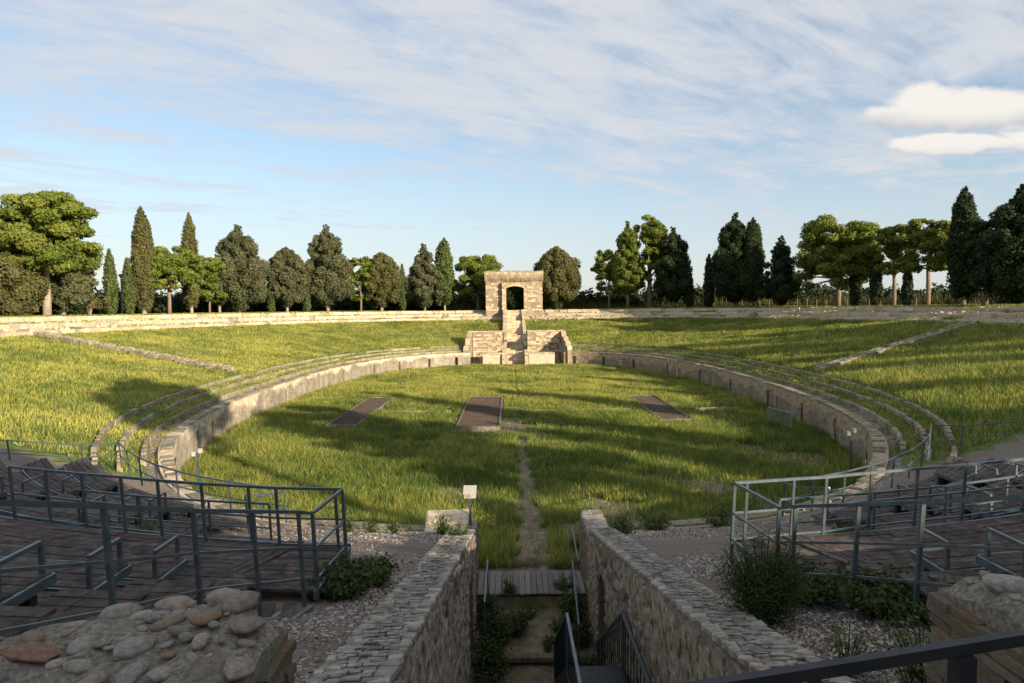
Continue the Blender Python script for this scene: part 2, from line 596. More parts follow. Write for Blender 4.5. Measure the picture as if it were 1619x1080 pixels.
def link(name, me, parent=None, world=True):
    o = bpy.data.objects.new(name, me)
    COL.objects.link(o)
    if parent is not None:
        o.parent = parent
        if world:
            q = parent
            off = Vector((0, 0, 0))
            while q is not None:
                off += q.location
                q = q.parent
            o.location = -off
    return o


def tag(o, label=None, cat=None, group=None, kind=None):
    if label:
        o['label'] = label
    if cat:
        o['category'] = cat
    if group:
        o['group'] = group
    if kind:
        o['kind'] = kind
    return o


def thing(name, label, cat, loc=(0, 0, 0), group=None):
    o = bpy.data.objects.new(name, None)
    o.empty_display_size = .2
    COL.objects.link(o)
    o.location = loc
    return tag(o, label, cat, group)


def piece(name, me, parent, loc, rot=(0, 0, 0), scale=(1, 1, 1)):
    """loc in world coordinates; parents are never rotated"""
    o = bpy.data.objects.new(name, me)
    COL.objects.link(o)
    q, off = parent, Vector((0, 0, 0))
    while q is not None:
        off += q.location
        q = q.parent
    o.parent = parent
    o.location = Vector(loc) - off
    o.rotation_euler = rot
    o.scale = scale
    return o


def np_mesh(name, verts, nper, mat, tone=None, smooth=False):
    """verts (n*nper,3): every nper verts form one face"""
    n = len(verts) // nper
    me = bpy.data.meshes.new(name)
    me.vertices.add(n * nper)
    me.vertices.foreach_set('co', np.ascontiguousarray(verts, dtype=np.float32).ravel())
    me.loops.add(n * nper)
    me.loops.foreach_set('vertex_index', np.arange(n * nper, dtype=np.int32))
    me.polygons.add(n)
    me.polygons.foreach_set('loop_start', np.arange(0, n * nper, nper, dtype=np.int32))
    me.polygons.foreach_set('loop_total', np.full(n, nper, dtype=np.int32))
    if tone is not None:
        at = me.attributes.new('tone', 'FLOAT', 'POINT')
        at.data.foreach_set('value', np.ascontiguousarray(tone, dtype=np.float32))
    me.materials.append(MT[mat])
    me.update()
    return me


def unit_box(name, mat, bev=.0, wob=0.0, seed=0):
    """unit block -.5..+.5 with chamfered top edges"""
    r = random.Random(seed)
    b = MB()
    i = .5 - bev
    def j(): return r.uniform(-wob, wob)
    lo = [(-.5 + j(), -.5 + j(), -.5), (.5 + j(), -.5 + j(), -.5), (.5 + j(), .5 + j(), -.5), (-.5 + j(), .5 + j(), -.5)]
    md = [(x, y, .5 - bev * 1.2) for x, y, z in lo]
    hi = [(x * (1 - 2 * bev), y * (1 - 2 * bev), .5 + j()) for x, y, z in lo]
    if bev == 0:
        b.hexa(lo + [(x, y, .5) for x, y, z in lo])
    else:
        b.v = lo + md + hi
        b.f = [(3, 2, 1, 0), (8, 9, 10, 11)] + [(k, (k + 1) % 4, 4 + (k + 1) % 4, 4 + k) for k in range(4)] + [(4 + k, 4 + (k + 1) % 4, 8 + (k + 1) % 4, 8 + k) for k in range(4)]
    return b.mesh(name, mat)


def pebble(name, mat, seed, rings=5, seg=9):
    r = random.Random(seed)
    b = MB()
    ph = [r.uniform(0, 6.28) for _ in range(6)]
    rows = []
    for i in range(1, rings):
        th = math.pi * i / rings
        row = []
        for j in range(seg):
            a = 2 * math.pi * j / seg
            k = 1 + .13 * math.sin(2 * a + ph[0]) + .10 * math.sin(3 * a + ph[1] + th) + .07 * math.sin(5 * a + ph[2] + 2 * th)
            row.append((.5 * k * math.sin(th) ** .8 * math.cos(a), .5 * k * math.sin(th) ** .8 * math.sin(a), .5 * math.cos(th) * (1 + .1 * math.sin(a + ph[3]))))
        rows.append(row)
    b.v = [p for row in rows for p in row] + [(0, 0, .5), (0, 0, -.5)]
    for i in range(len(rows) - 1):
        for j in range(seg):
            b.f.append((i * seg + j, (i + 1) * seg + j, (i + 1) * seg + (j + 1) % seg, i * seg + (j + 1) % seg))
    top, bot, l = len(b.v) - 2, len(b.v) - 1, (len(rows) - 1) * seg
    for j in range(seg):
        b.f.append((top, j, (j + 1) % seg))
        b.f.append((bot, l + (j + 1) % seg, l + j))
    return b.mesh(name, mat, smooth=True)


KERB = [unit_box('kerb_block', 'kerb', .06, .05, s) for s in range(5)]
BLOCK = [unit_box('stone_block', 'block', .05, .04, s) for s in range(5)]
BRICK = [unit_box('brick_block', 'brick', .08, .07, s) for s in range(6)]
PALE = [unit_box('pale_block', 'pale', .12, .10, s) for s in range(6)]
PLANK = unit_box('plank_board', 'plank')
PPLANK = unit_box('pale_board', 'paleplank')
COB = [pebble('cobble_stone', 'cobble', s) for s in range(7)]
TANC = [pebble('tan_cobble', 'tancob', s + 20) for s in range(3)]
REDC = pebble('red_cobble', 'redcob', 41)
BLUC = pebble('blue_cobble', 'bluecob', 42)

# ------------------------------------------------------------------ ground of the bowl
ts = [math.radians(d) for d in np.arange(0, 360, .5)]
for sgn in (-1, 1):
    for f in np.arange(-.46, .4601, .006):
        c = math.copysign(abs(f) ** (NN / 2), f)
        ts.append(sgn * math.acos(c) % (2 * math.pi))
TS = np.array(sorted(set(round(t, 5) for t in ts)))


def bowl():
    O = np.array([.45, .8, 1.16, 1.26, 1.6, 1.9, 2.11, 2.21, 2.6, 3.06, 3.16, 3.7] + list(np.arange(4.6, 24, .9)) +
                 [24.0, 24.15, 24.8, 25.4, 26.0, 26.15, 26.8, 27.5, 28.3, 28.45, 29.5, 31, 34, 38, 45, 60, 90, 150])
    t, o = np.meshgrid(TS, O)
    x, y = P(t, o)
    z = zground(x, y, o)
    z += (vnoise(x, y, 1.1) - .5) * .10 * (o > 4) + (vnoise(x, y, 5) - .5) * .22 * smooth(4, 6, o) * (o < 23.5)
    z += (vnoise(x, y, .7) - .5) * .16 * ((o > 24.1) & (o < 28.4))
    nO, nT = x.shape
    v = np.stack([x, y, z], -1).reshape(-1, 3)
    faces, mats = [], []
    # far country: a wide skirt out to the horizon
    ring = np.stack([x[-1] * 22, YC + (y[-1] - YC) * 22, np.full(nT, 5.0)], -1)
    v = np.vstack([v, ring])
    for i in range(nO):
        jn = (np.arange(nT) + 1) % nT
        for j in range(nT):
            a, b = i * nT + j, i * nT + jn[j]
            c, d = (i + 1) * nT + jn[j], (i + 1) * nT + j
            if i < nO - 1:
                cx = (x[i, j] + x[i + 1, j] + x[i, jn[j]]) / 3
                cy = (y[i, j] + y[i + 1, j] + y[i, jn[j]]) / 3
                if abs(cx) < 2.0 and cy < 22:                       # entrance corridor
                    continue
                if abs(cx - .2) < 1.62 and cy > 90 and cy < 119.5:  # far staircase
                    continue
                if -6.4 < cx < 6.9 and 90 < cy < 98.35:             # far recesses
                    continue
                oo = (O[i] + O[i + 1]) / 2
                near = cy < 24 + abs(cx) * .12
                if oo < 1.2:
                    m = 3
                elif near and oo < 27 and abs(cx) < 26 - max(0, cy) * .25 + 4:
                    m = 1
                elif 24.0 < oo < 28.45:
                    m = 2
                else:
                    m = 0
            else:
                m = 0
            faces.append((a, b, c, d))
            mats.append(m)
    me = bpy.data.meshes.new('bowl')
    me.from_pydata([tuple(p) for p in v], [], faces)
    for k in ('turf', 'gravel', 'rimstone', 'walk'):
        me.materials.append(MT[k])
    me.polygons.foreach_set('material_index', mats)
    me.polygons.foreach_set('use_smooth', [True] * len(faces))
    me.update()
    tag(link('ground', me), kind='structure')


bowl()


def arena_floor():
    fr = np.concatenate([np.arange(0, 1.0, .03), [.985, 1.008]])
    t, f = np.meshgrid(TS, fr)
    x, y = P(t, 0)
    x, y = x * f, YC + (y - YC) * f
    z = -.34 + (vnoise(x, y, 2.0) - .5) * .14
    nO, nT = x.shape
    v = np.stack([x, y, z], -1).reshape(-1, 3)
    faces = []
    for i in range(nO - 1):
        for j in range(nT):
            k = (j + 1) % nT
            faces.append((i * nT + j, (i + 1) * nT + j, (i + 1) * nT + k, i * nT + k))
    me = bpy.data.meshes.new('arena_floor')
    me.from_pydata([tuple(p) for p in v], [], faces)
    me.materials.append(MT['soil'])
    me.polygons.foreach_set('use_smooth', [True] * len(faces))
    me.update()
    tag(link('arena_floor', me), kind='structure')
    # corridor floor, dropping in two steps towards the camera
    b = MB()
    prof = [(20.3, -.34), (18.9, -.46), (18.88, -.80), (16.6, -.95), (16.58, -1.15), (13, -1.2), (0, -1.25), (-6, -1.25)]
    rows = []
    for y_, z_ in prof:
        rows.append([(x_, y_, z_ + R.uniform(-.02, .02)) for x_ in np.linspace(-1.75, 1.75, 14)])
    b.grid(rows)
    tag(link('corridor_floor', b.mesh('corridor_floor', 'soil')), kind='structure')


arena_floor()


# ------------------------------------------------------------------ arena wall
def wall_top(x, y):
    return 1.04 + .56 * smooth(24.5, 31, y)


def podium(side):
    name = 'left' if side < 0 else 'right'
    lab = ('long curved arena wall of pale sunlit rubble with dark slots, left side' if side < 0 else
           'long curved arena wall of brown plaster and rubble in shade, right side')
    root = thing('podium_wall', lab, 'wall', (side * 19.8, 57.5, -.3), 'walls round the arena')
    # parameter from near portal (far) round to the corridor
    T = [t for t in TS]
    seq = []
    for t in T:
        x, y = P(t, 0)
        if side * x > 0:
            seq.append((t, float(x), float(y)))
    seq.sort(key=lambda q: math.atan2(q[2] - YC, abs(q[1])), reverse=True)
    xfar = 6.0 if side < 0 else 6.75
    seq = [q for q in seq if not (q[2] > YC and abs(q[1]) < xfar) and not (q[2] < YC and abs(q[1]) < 2.25)]
    tt = [q[0] for q in seq]
    # resample by arc length
    xs, ys = np.array([q[1] for q in seq]), np.array([q[2] for q in seq])
    s = np.concatenate([[0], np.cumsum(np.hypot(np.diff(xs), np.diff(ys)))])
    L_ = s[-1]
    if side < 0:
        nic = [2.0, 6.2, 11.5, 17.0, 25, 33, 41, 50.5, 57.5, 60.8, 68]
    else:
        nic = [1.5, 6.0, 11.5, 19, 27.5, 36, 45, 52, 58.5, 66]
    cuts = sorted(set([0, L_] + [c + d for c in nic for d in (-.21, .21) if c + d < L_] + list(np.arange(.5, L_, .5))))
    cuts = [c for k, c in enumerate(cuts) if k == 0 or c - cuts[k - 1] > .03 or any(abs(c - n_ - d) < 1e-6 for n_ in nic for d in (-.21, .21))]

    def at(sv, depth, z):
        x, y = np.interp(sv, s, xs), np.interp(sv, s, ys)
        x2, y2 = np.interp(min(sv + .05, L_), s, xs), np.interp(min(sv + .05, L_), s, ys)
        x1, y1 = np.interp(max(sv - .05, 0), s, xs), np.interp(max(sv - .05, 0), s, ys)
        d = Vector((x2 - x1, y2 - y1)).normalized()
        nrm = Vector((d.y, -d.x))
        if nrm.x * side < 0 and abs(x) > 10 or (abs(x) <= 10 and nrm.y * (y - YC) < 0):
            nrm = -nrm
        return (x + nrm.x * depth, y + nrm.y * depth, z)
    b = MB()
    niche = MB()
    nz = 7
    for c0, c1 in zip(cuts, cuts[1:]):
        mid = (c0 + c1) / 2
        p = at(mid, 0, 0)
        isn = any(abs(mid - n_) < .2 for n_ in nic) and p[2 - 1] > 27
        wt0, wt1 = float(wall_top(*at(c0, 0, 0)[:2])), float(wall_top(*at(c1, 0, 0)[:2]))

        def dis(c, k):
            if k in (0, nz):
                return .02
            return .0 + (math.sin(c * 7.1 + k * 3) * math.sin(c * 3.3 - k * 5.1)) * .035
        if not isn:
            rows = [[at(c, dis(c, k), -.5 + (wt + .5) * k / nz) for k in range(nz + 1)] for c, wt in ((c0, wt0), (c1, wt1))]
            b.grid(rows)
        else:
            zt = 1.05
            for z0, z1 in ((zt, wt0),):
                b.quad(at(c0, 0, z0), at(c1, 0, z0), at(c1, 0, wt1), at(c0, 0, wt0))
            b.quad(at(c0, .42, -.5), at(c1, .42, -.5), at(c1, .42, zt), at(c0, .42, zt))
            b.quad(at(c0, 0, -.5), at(c0, .42, -.5), at(c0, .42, zt), at(c0, 0, zt))
            b.quad(at(c1, 0, -.5), at(c1, .42, -.5), at(c1, .42, zt), at(c1, 0, zt))
            b.quad(at(c0, 0, zt), at(c1, 0, zt), at(c1, .42, zt), at(c0, .42, zt))
        b.quad(at(c0, 0.02, wt0), at(c1, .02, wt1), at(c1, .6, wt1 + .0), at(c0, .6, wt0))
        b.quad(at(c0, .6, wt0), at(c1, .6, wt1), at(c1, .6, -.5), at(c0, .6, -.5))
    for c in (0, L_):
        wt = float(wall_top(*at(c, 0, 0)[:2]))
        b.quad(at(c, .02, -.5), at(c, .6, -.5), at(c, .6, wt), at(c, .02, wt))
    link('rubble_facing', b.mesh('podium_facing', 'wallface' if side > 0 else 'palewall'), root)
    # coping stones
    c = 0.1
    while c < L_ - .7:
        ln = R.uniform(.8, 1.7) if at(c, 0, 0)[1] > 40 else R.uniform(.45, .75)
        p = at(c + ln / 2, .24 + R.uniform(-.015, .015), 0)
        q0, q1 = at(c, 0, 0), at(c + ln, 0, 0)
        wt = float(wall_top(p[0], p[1]))
        if not (R.random() < .12):
            o = piece('coping_stone', R.choice(KERB), root, (p[0], p[1], wt + .01), (R.uniform(-.015, .015), R.uniform(-.008, .008), math.atan2(q1[1] - q0[1], q1[0] - q0[0])),
                      (ln * .99, R.uniform(.44, .52), R.uniform(.10, .13)))
        c += ln
    # white restoration panels on the wall face
    for c, w_, h_ in (([22.2, 1.5, 1.1], [30.0, .7, 1.2], [36.6, .8, 1.1]) if side < 0 else ([9.0, 1.1, .9], [21.5, .4, 1.0], [46.8, .5, 1.1])):
        p, q0, q1 = at(c, -.03, .35), at(c - .3, 0, 0), at(c + .3, 0, 0)
        piece('pale_plaster_panel', PALE[0], root, p, (0, 0, math.atan2(q1[1] - q0[1], q1[0] - q0[0])), (w_, .10, h_))
    return root


podium(-1)
podium(1)


# ------------------------------------------------------------------ seating kerbs, low stone steps behind the wall
def arc_points(o, xmin_far, y_end, side):
    pts = []
    for t in TS:
        x, y = P(t, o)
        x, y = float(x), float(y)
        if side * x > 0 and not (y > YC and abs(x) < xmin_far) and y > y_end:
            pts.append((x, y))
    pts.sort(key=lambda q: math.atan2(q[1] - YC, abs(q[0])), reverse=True)
    return np.array(pts)


def kerb_line(side, o, xfar, yend, z_of, w, h, lab, grp, name, lo=.8, hi=1.7, skip=.05, mats=KERB, cat='kerb', maxn=300, dz=0):
    pts = arc_points(o, xfar, yend, side)
    s = np.concatenate([[0], np.cumsum(np.hypot(np.diff(pts[:, 0]), np.diff(pts[:, 1])))])
    root = thing(name, lab, cat, (pts[0][0], pts[0][1], z_of(*pts[0])), grp)
    c, n = 0, 0
    while c < s[-1] - hi and n < maxn:
        ln = R.uniform(lo, hi)
        if np.interp(c, s, pts[:, 1]) < 36:
            ln *= .5
        m_ = c + ln / 2
        x, y = np.interp(m_, s, pts[:, 0]), np.interp(m_, s, pts[:, 1])
        x0, y0, x1, y1 = np.interp(c, s, pts[:, 0]), np.interp(c, s, pts[:, 1]), np.interp(c + ln, s, pts[:, 0]), np.interp(c + ln, s, pts[:, 1])
        if R.random() > skip:
            piece('stone', R.choice(mats), root, (x + R.uniform(-.03, .03), y + R.uniform(-.03, .03), z_of(x, y) + dz + R.uniform(-.02, .025)),
                  (R.uniform(-.03, .03), R.uniform(-.03, .03), math.atan2(y1 - y0, x1 - x0)), (ln * .99, w * R.uniform(.85, 1.1), h))
            n += 1
        c += ln
    return root


for side in (-1, 1):
    sn = 'left' if side < 0 else 'right'
    for k, (o, zz) in enumerate(((1.22, 1.70), (2.17, 2.00), (3.12, 2.30))):
        kerb_line(side, o, 6.3, 27 - k * 1.6, lambda x, y, zz=zz: zz - .45 * float(smooth(31, 25, y)), .20, .34,
                  ['lowest', 'middle', 'top'][k] + ' curved stone seat step behind the arena wall, ' + sn + ' side',
                  'stone seat steps above the arena wall', 'seat_step')
    for k, (o, dz) in enumerate(((24.08, -.05), (26.08, -.05), (28.38, -.02))):
        kerb_line(side, o, 6.0 if k < 2 else 5.6, 20, lambda x, y, o=o: zat(x, y) if False else float(np.interp(o, FAR_O, FAR_Z)), .5, .5,
                  ['inner low stone wall edging the grass slope under the rim, ', 'middle ruined stone ledge on the rim between two others, ', 'outermost ruined stone ledge on the rim below the trees, '][k] + sn + ' half',
                  'ruined stone ledges round the rim', 'rim_ledge', .8, 1.9, .10, BLOCK, 'ledge', 300, dz)

# radial stair lines in the grass
def radial(x0, y0, x1, y1, lab, w=1.1):
    root = thing('radial_stair', lab, 'stair', (x0, y0, zat(x0, y0)), 'stone stair lines running up the grass slopes')
    L_ = math.hypot(x1 - x0, y1 - y0)
    a = math.atan2(y1 - y0, x1 - x0)
    n = int(L_ / .42)
    for i in range(n):
        f = (i + .5) / n
        for lane in (-1, 0, 1):
            if R.random() < .05:
                continue
            x = x0 + (x1 - x0) * f - math.sin(a) * lane * w * .36 + R.uniform(-.03, .03)
            y = y0 + (y1 - y0) * f + math.cos(a) * lane * w * .36 + R.uniform(-.03, .03)
            piece('step_stone', R.choice(KERB), root, (x, y, zat(x, y) + (.12 if lane == 0 else .26) + R.uniform(-.03, .03)), (R.uniform(-.05, .05), -.15 if x1 > x0 else .15, a),
                  (.40, w * .34, .34))


radial(-23.3, 56.5, -43.4, 62.0, 'pale stone stair line climbing the sunlit grass slope, left side')
radial(22.9, 52.0, 43.4, 64.5, 'shaded stone stair line climbing the grass slope, right side')

# a pale block standing at the top of the right stair
t_ = thing('stone_pier', 'short pale stone block at the top of the right stair line', 'block', (45.8, 65.2, 6.1))
piece('stone', BLOCK[1], t_, (45.8, 65.2, 6.35), (0, 0, .3), (2.2, 1.0, .9))
piece('stone', BLOCK[2], t_, (47.2, 66.1, 6.95), (0, 0, .2), (1.4, .9, .4))


# ------------------------------------------------------------------ far recesses, stair and portal
def stone_rows(root, x0, x1, y, z0, z1f, h=.30, w=(.4, .8), depth=.12, axis='x', mats=BLOCK, prob=1.0, name='stone', maxn=280, face=-1):
    """courses of blocks standing a little proud of a core; axis x: the face looks along -y"""
    n = 0
    z = z0
    while n < maxn:
        c = x0 + R.uniform(-.2, 0)
        any_ = False
        while c < x1:
            ln = R.uniform(*w)
            m_ = min(max(c + ln / 2, x0), x1)
            if z + h <= z1f(m_) + .05 and c + ln > x0 + .1:
                a, b_ = max(c, x0), min(c + ln, x1)
                any_ = True
                if R.random() < prob:
                    loc = ((a + b_) / 2, y, z + h / 2) if axis == 'x' else (y, (a + b_) / 2, z + h / 2)
                    piece(name, R.choice(mats), root, (loc[0] + (R.uniform(-.012, .012)), loc[1] + R.uniform(-.012, .012), loc[2]),
                          (0, 0, 0 if axis == 'x' else math.pi / 2), ((b_ - a) * .965, depth, h * .93))
                    n += 1
            c += ln
        z += h
        if not any_:
            break
    return n


def slope_wall(b, x0, x1, pts, zb=-.5):
    """a wall between x0 and x1 whose top follows (y, z) points"""
    for (y0, z0), (y1, z1) in zip(pts, pts[1:]):
        b.hexa([(x0, y0, zb), (x1, y0, zb), (x1, y1, zb), (x0, y1, zb), (x0, y0, z0), (x1, y0, z0), (x1, y1, z1), (x0, y1, z1)])


def far_complex():
    # staircase between two side walls
    st = thing('stone_staircase', 'long sunlit stone staircase climbing to the portal between two side walls', 'staircase', (.2, 94.5, -.3))
    n = 34
    for i in range(n):
        f0, f1 = i / n, (i + 1) / n
        y0, y1 = 95.6 + 24.2 * f0, 95.6 + 24.2 * f1
        z = 0.05 + 7.25 * f1
        xs_ = [-1.05, -.25, .6, 1.45]
        for a, c in zip(xs_, xs_[1:]):
            piece('step', BLOCK[(i + int(a * 3)) % 5], st, ((a + c) / 2, (y0 + y1) / 2, z - .25 + R.uniform(-.015, .015)), (0, 0, 0), (c - a - .02, y1 - y0 + .03, .5))
    zs = lambda y: .05 + 7.25 * (y - 95.6) / 24.2
    prof = [(94.0, 1.3), (96.5, 1.45), (99.0, 1.6), (99.05, 2.3), (102, 2.65), (106, 3.35), (106.05, 4.1), (110, 4.75), (113, 5.4), (113.05, 6.1), (117, 6.75), (119.3, 7.35)]
    for x0, x1, lab in ((-1.68, -1.06, 'left side wall of the far staircase, sunlit with a sloping top'), (1.46, 1.94, 'right side wall of the far staircase, casting shade on the steps')):
        w = thing('stair_wall', lab, 'wall', ((x0 + x1) / 2, 94, -.3), 'side walls of the far staircase')
        b = MB()
        slope_wall(b, x0, x1, prof)
        link('wall_core', b.mesh('stair_wall_core', 'ashlar'), w)
        y = 94.1
        while y < 119:
            ln = R.uniform(.35, .7)
            z = float(np.interp(y + ln / 2, [p[0] for p in prof], [p[1] for p in prof]))
            piece('coping_stone', R.choice(BLOCK), w, ((x0 + x1) / 2 + R.uniform(-.03, .03), y + ln / 2, z + .05), (.12, 0, 0), (x1 - x0 + .06, ln * .95, R.uniform(.12, .22)))
            y += ln
        stone_rows(w, x0, x1, 93.97, -.3, lambda x: 1.1, .22, (.2, .4), .06)
    # recess walls
    b = MB()
    b.box(-6.9, 7.4, 93.5, 98.6, -.8, -.15)
    tag(link('recess_floor', b.mesh('recess_floor', 'soil')), kind='structure')
    for sg, xa, xb, lab in ((-1, -5.9, -1.68, 'left recess wall beside the far stair, sunlit pale masonry'), (1, 1.94, 6.6, 'right recess wall beside the far stair, crossed by a slanting shadow')):
        w = thing('recess_wall', lab, 'wall', ((xa + xb) / 2, 98.2, -.3), 'walls of the recesses beside the far stair')
        b = MB()
        b.box(xa, xb, 98.1, 98.7, -.5, 4.3)
        link('wall_core', b.mesh('recess_core', 'ashlar'), w)
        ln = xa
        while ln < xb:
            d = R.uniform(.4, .8)
            piece('coping_stone', R.choice(BLOCK), w, (min(ln + d / 2, xb), 98.4, 4.36), (0, 0, 0), (d * .96, .66, R.uniform(.12, .2)))
            ln += d
        stone_rows(w, xa, xb, 98.06, -.2, lambda x: 4.2, .26, (.35, .8), .06, prob=.55, maxn=200)
        # outer flank, stepping down towards the arena
        xo = xa if sg < 0 else xb
        fl = thing('flank_wall', ('left' if sg < 0 else 'right') + ' stepped flank wall closing the recess beside the far stair', 'wall', (xo, 95, -.3), 'flank walls of the recesses')
        b = MB()
        x0, x1 = (xo - .55, xo) if sg < 0 else (xo, xo + .6)
        pf = [(93.2 if sg > 0 else 94.2, 1.7), (93.8 if sg > 0 else 94.8, 2.35), (95.2, 3.0 if sg > 0 else 2.3), (96.4, 3.5), (98.1, 4.3), (98.7, 4.3)]
        # flare outwards towards the arena
        for (y0, z0), (y1, z1) in zip(pf, pf[1:]):
            s0, s1 = sg * (98.7 - y0) * .13, sg * (98.7 - y1) * .13
            b.hexa([(x0 + s0, y0, -.5), (x1 + s0, y0, -.5), (x1 + s1, y1, -.5), (x0 + s1, y1, -.5), (x0 + s0, y0, z0), (x1 + s0, y0, z0), (x1 + s1, y1, z1), (x0 + s1, y1, z1)])
        link('wall_core', b.mesh('flank_core', 'ashlar'), fl)
        for (y0, z0), (y1, z1) in zip(pf, pf[1:]):
            ym = (y0 + y1) / 2
            s0 = sg * (98.7 - ym) * .13
            piece('coping_stone', R.choice(BLOCK), fl, ((x0 + x1) / 2 + s0, ym, (z0 + z1) / 2 + .08), (math.atan2(z1 - z0, y1 - y0) * .8, 0, 0), (.66, math.hypot(y1 - y0, z1 - z0) * .9, .2))
        # low plastered block in front
        bx0, bx1 = (-4.35, -1.75) if sg < 0 else (2.0, 5.6)
        lb = thing('low_block', ('left' if sg < 0 else 'right') + ' low plastered chamber block at the foot of the far stair', 'block', ((bx0 + bx1) / 2, 95, -.3), 'low chamber blocks at the stair foot')
        b = MB()
        b.box(bx0, bx1, 94.3, 96.2, -.5, 1.35)
        link('block_core', b.mesh('chamber_core', 'block'), lb)
        for i in range(5):
            d = (bx1 - bx0) / 5
            piece('cap_slab', BLOCK[i], lb, (bx0 + d * (i + .5), 95.2, 1.41), (0, 0, 0), (d * .98, 2.0, .14))
    # portal
    pt = thing('portal_gate', 'tall ruined brick portal with one arched doorway at the top of the far stair', 'portal', (.2, 120.5, 7.3))
    b = MB()
    zb, zt = 6.2, 12.55
    b.box(-4.75, -1.9, 119.9, 122.4, zb, zt)
    link('wing_wall', b.mesh('wing', 'ashlar'), pt)
    b = MB()
    b.box(2.45, 5.2, 119.9, 122.4, zb, zt)
    link('wing_wall', b.mesh('wing', 'ashlar'), pt)
    b = MB()
    b.box(-1.9, -1.18, 119.2, 122.4, zb - 1, 12.2)
    link('door_pier', b.mesh('door_pier', 'ashlar'), pt)
    b = MB()
    b.box(1.92, 2.45, 119.55, 122.4, zb - 1, 12.2)
    link('door_pier', b.mesh('door_pier', 'ashlar'), pt)
    # segmental arch
    b = MB()
    xs_ = np.linspace(-1.18, 1.92, 13)
    zc = lambda x: 11.15 + .36 * (1 - ((x - .37) / 1.55) ** 2)
    for a, c in zip(xs_, xs_[1:]):
        b.hexa([(a, 119.5, zc(a)), (c, 119.5, zc(c)), (c, 122.4, zc(c)), (a, 122.4, zc(a)), (a, 119.5, 12.2), (c, 119.5, 12.2), (c, 122.4, 12.2), (a, 122.4, 12.2)])
    link('arch_lintel', b.mesh('arch_lintel', 'ashlar'), pt)
    for i, (a, c) in enumerate(zip(xs_, xs_[1:])):
        piece('arch_stone', BLOCK[i % 5], pt, ((a + c) / 2, 119.47, zc((a + c) / 2) + .19), (0, -math.atan2(zc(c) - zc(a), c - a), 0), ((c - a) * .93, .16, .36))
    # heavy broken cornice over the whole front
    b = MB()
    rows = []
    for k in range(41):
        x = -4.9 + 10.25 * k / 40
        e = .05 * math.sin(k * .7) + .04 * math.sin(k * 1.9 + 1)
        t_ = .07 * math.sin(k * .5) + (.16 if 15 < k < 26 else 0) + R.uniform(-.05, .05)
        rows.append([(x, 120.1, 12.2), (x, 119.75 + R.uniform(-.08, .08), 12.45 + e), (x, 119.42 + R.uniform(-.07, .07), 12.9 + e), (x, 119.28 + R.uniform(-.04, .04), 13.4), (x, 119.3, 13.95), (x, 119.7, 14.15 + t_ * .6),
                     (x, 121.5, 14.2 + t_), (x, 122.6, 14.0), (x, 122.6, 12.2)])
    b.grid(rows)
    for r_ in (rows[0], rows[-1]):
        b.quad(*r_)
    link('cornice', b.mesh('cornice', 'ashlar'), pt)
    for x0, x1, yy, z0, z1 in ((-4.75, -1.95, 119.86, 7.2, 12.0), (2.5, 5.2, 119.86, 7.2, 12.0), (-1.9, -1.2, 119.16, 5.6, 11.9), (1.94, 2.42, 119.51, 5.6, 11.9)):
        stone_rows(pt, x0, x1, yy, z0, lambda x: z1, .30, (.4, 1.0), .07, prob=.42, maxn=75)
    for i in range(7):
        piece('cornice_block', BLOCK[i % 5], pt, (-4.2 + 1.4 * i + R.uniform(-.3, .3), 119.31, 13.6 + R.uniform(-.1, .25)), (0, 0, 0), (R.uniform(.4, .9), .12, R.uniform(.2, .35)))
    # rubble strewn at the portal's feet
    b = MB()
    for i in range(90):
        x = R.choice([R.uniform(-9, -2.2), R.uniform(2.7, 12)])
        y = R.uniform(116.3, 119.3)
        z = zat(x, y)
        q = R.uniform(.15, .5)
        a = R.uniform(0, 3)
        d = Vector((math.cos(a), math.sin(a), R.uniform(-.2, .2))) * q * .6
        b.bar(Vector((x, y, z + q * .15)) - d, Vector((x, y, z + q * .2)) + d, q * .7, q * .5)
    tag(link('rubble', b.mesh('fallen_rubble', 'block')), 'loose fallen stones strewn on the rim at the foot of the portal', kind='stuff')
    # small white barrier on the first steps
    w = thing('white_barrier', 'small white metal barrier standing on the lowest steps of the far stair', 'barrier', (.95, 97.0, .6))
    b = MB()
    for x in (.5, 1.35):
        b.bar((x, 97, .45), (x, 97, 1.55), .06)
    b.bar((.5, 97, 1.52), (1.35, 97, 1.52), .06)
    b.bar((.5, 97, .7), (1.35, 97, .7), .05)
    link('frame', b.mesh('barrier_frame', 'white'), w)
    for k in range(4):
        b = MB()
        b.bar((.67 + .17 * k, 97, .7), (.67 + .17 * k, 97, 1.5), .035)
        link('bar', b.mesh('barrier_bar', 'white'), w)


far_complex()


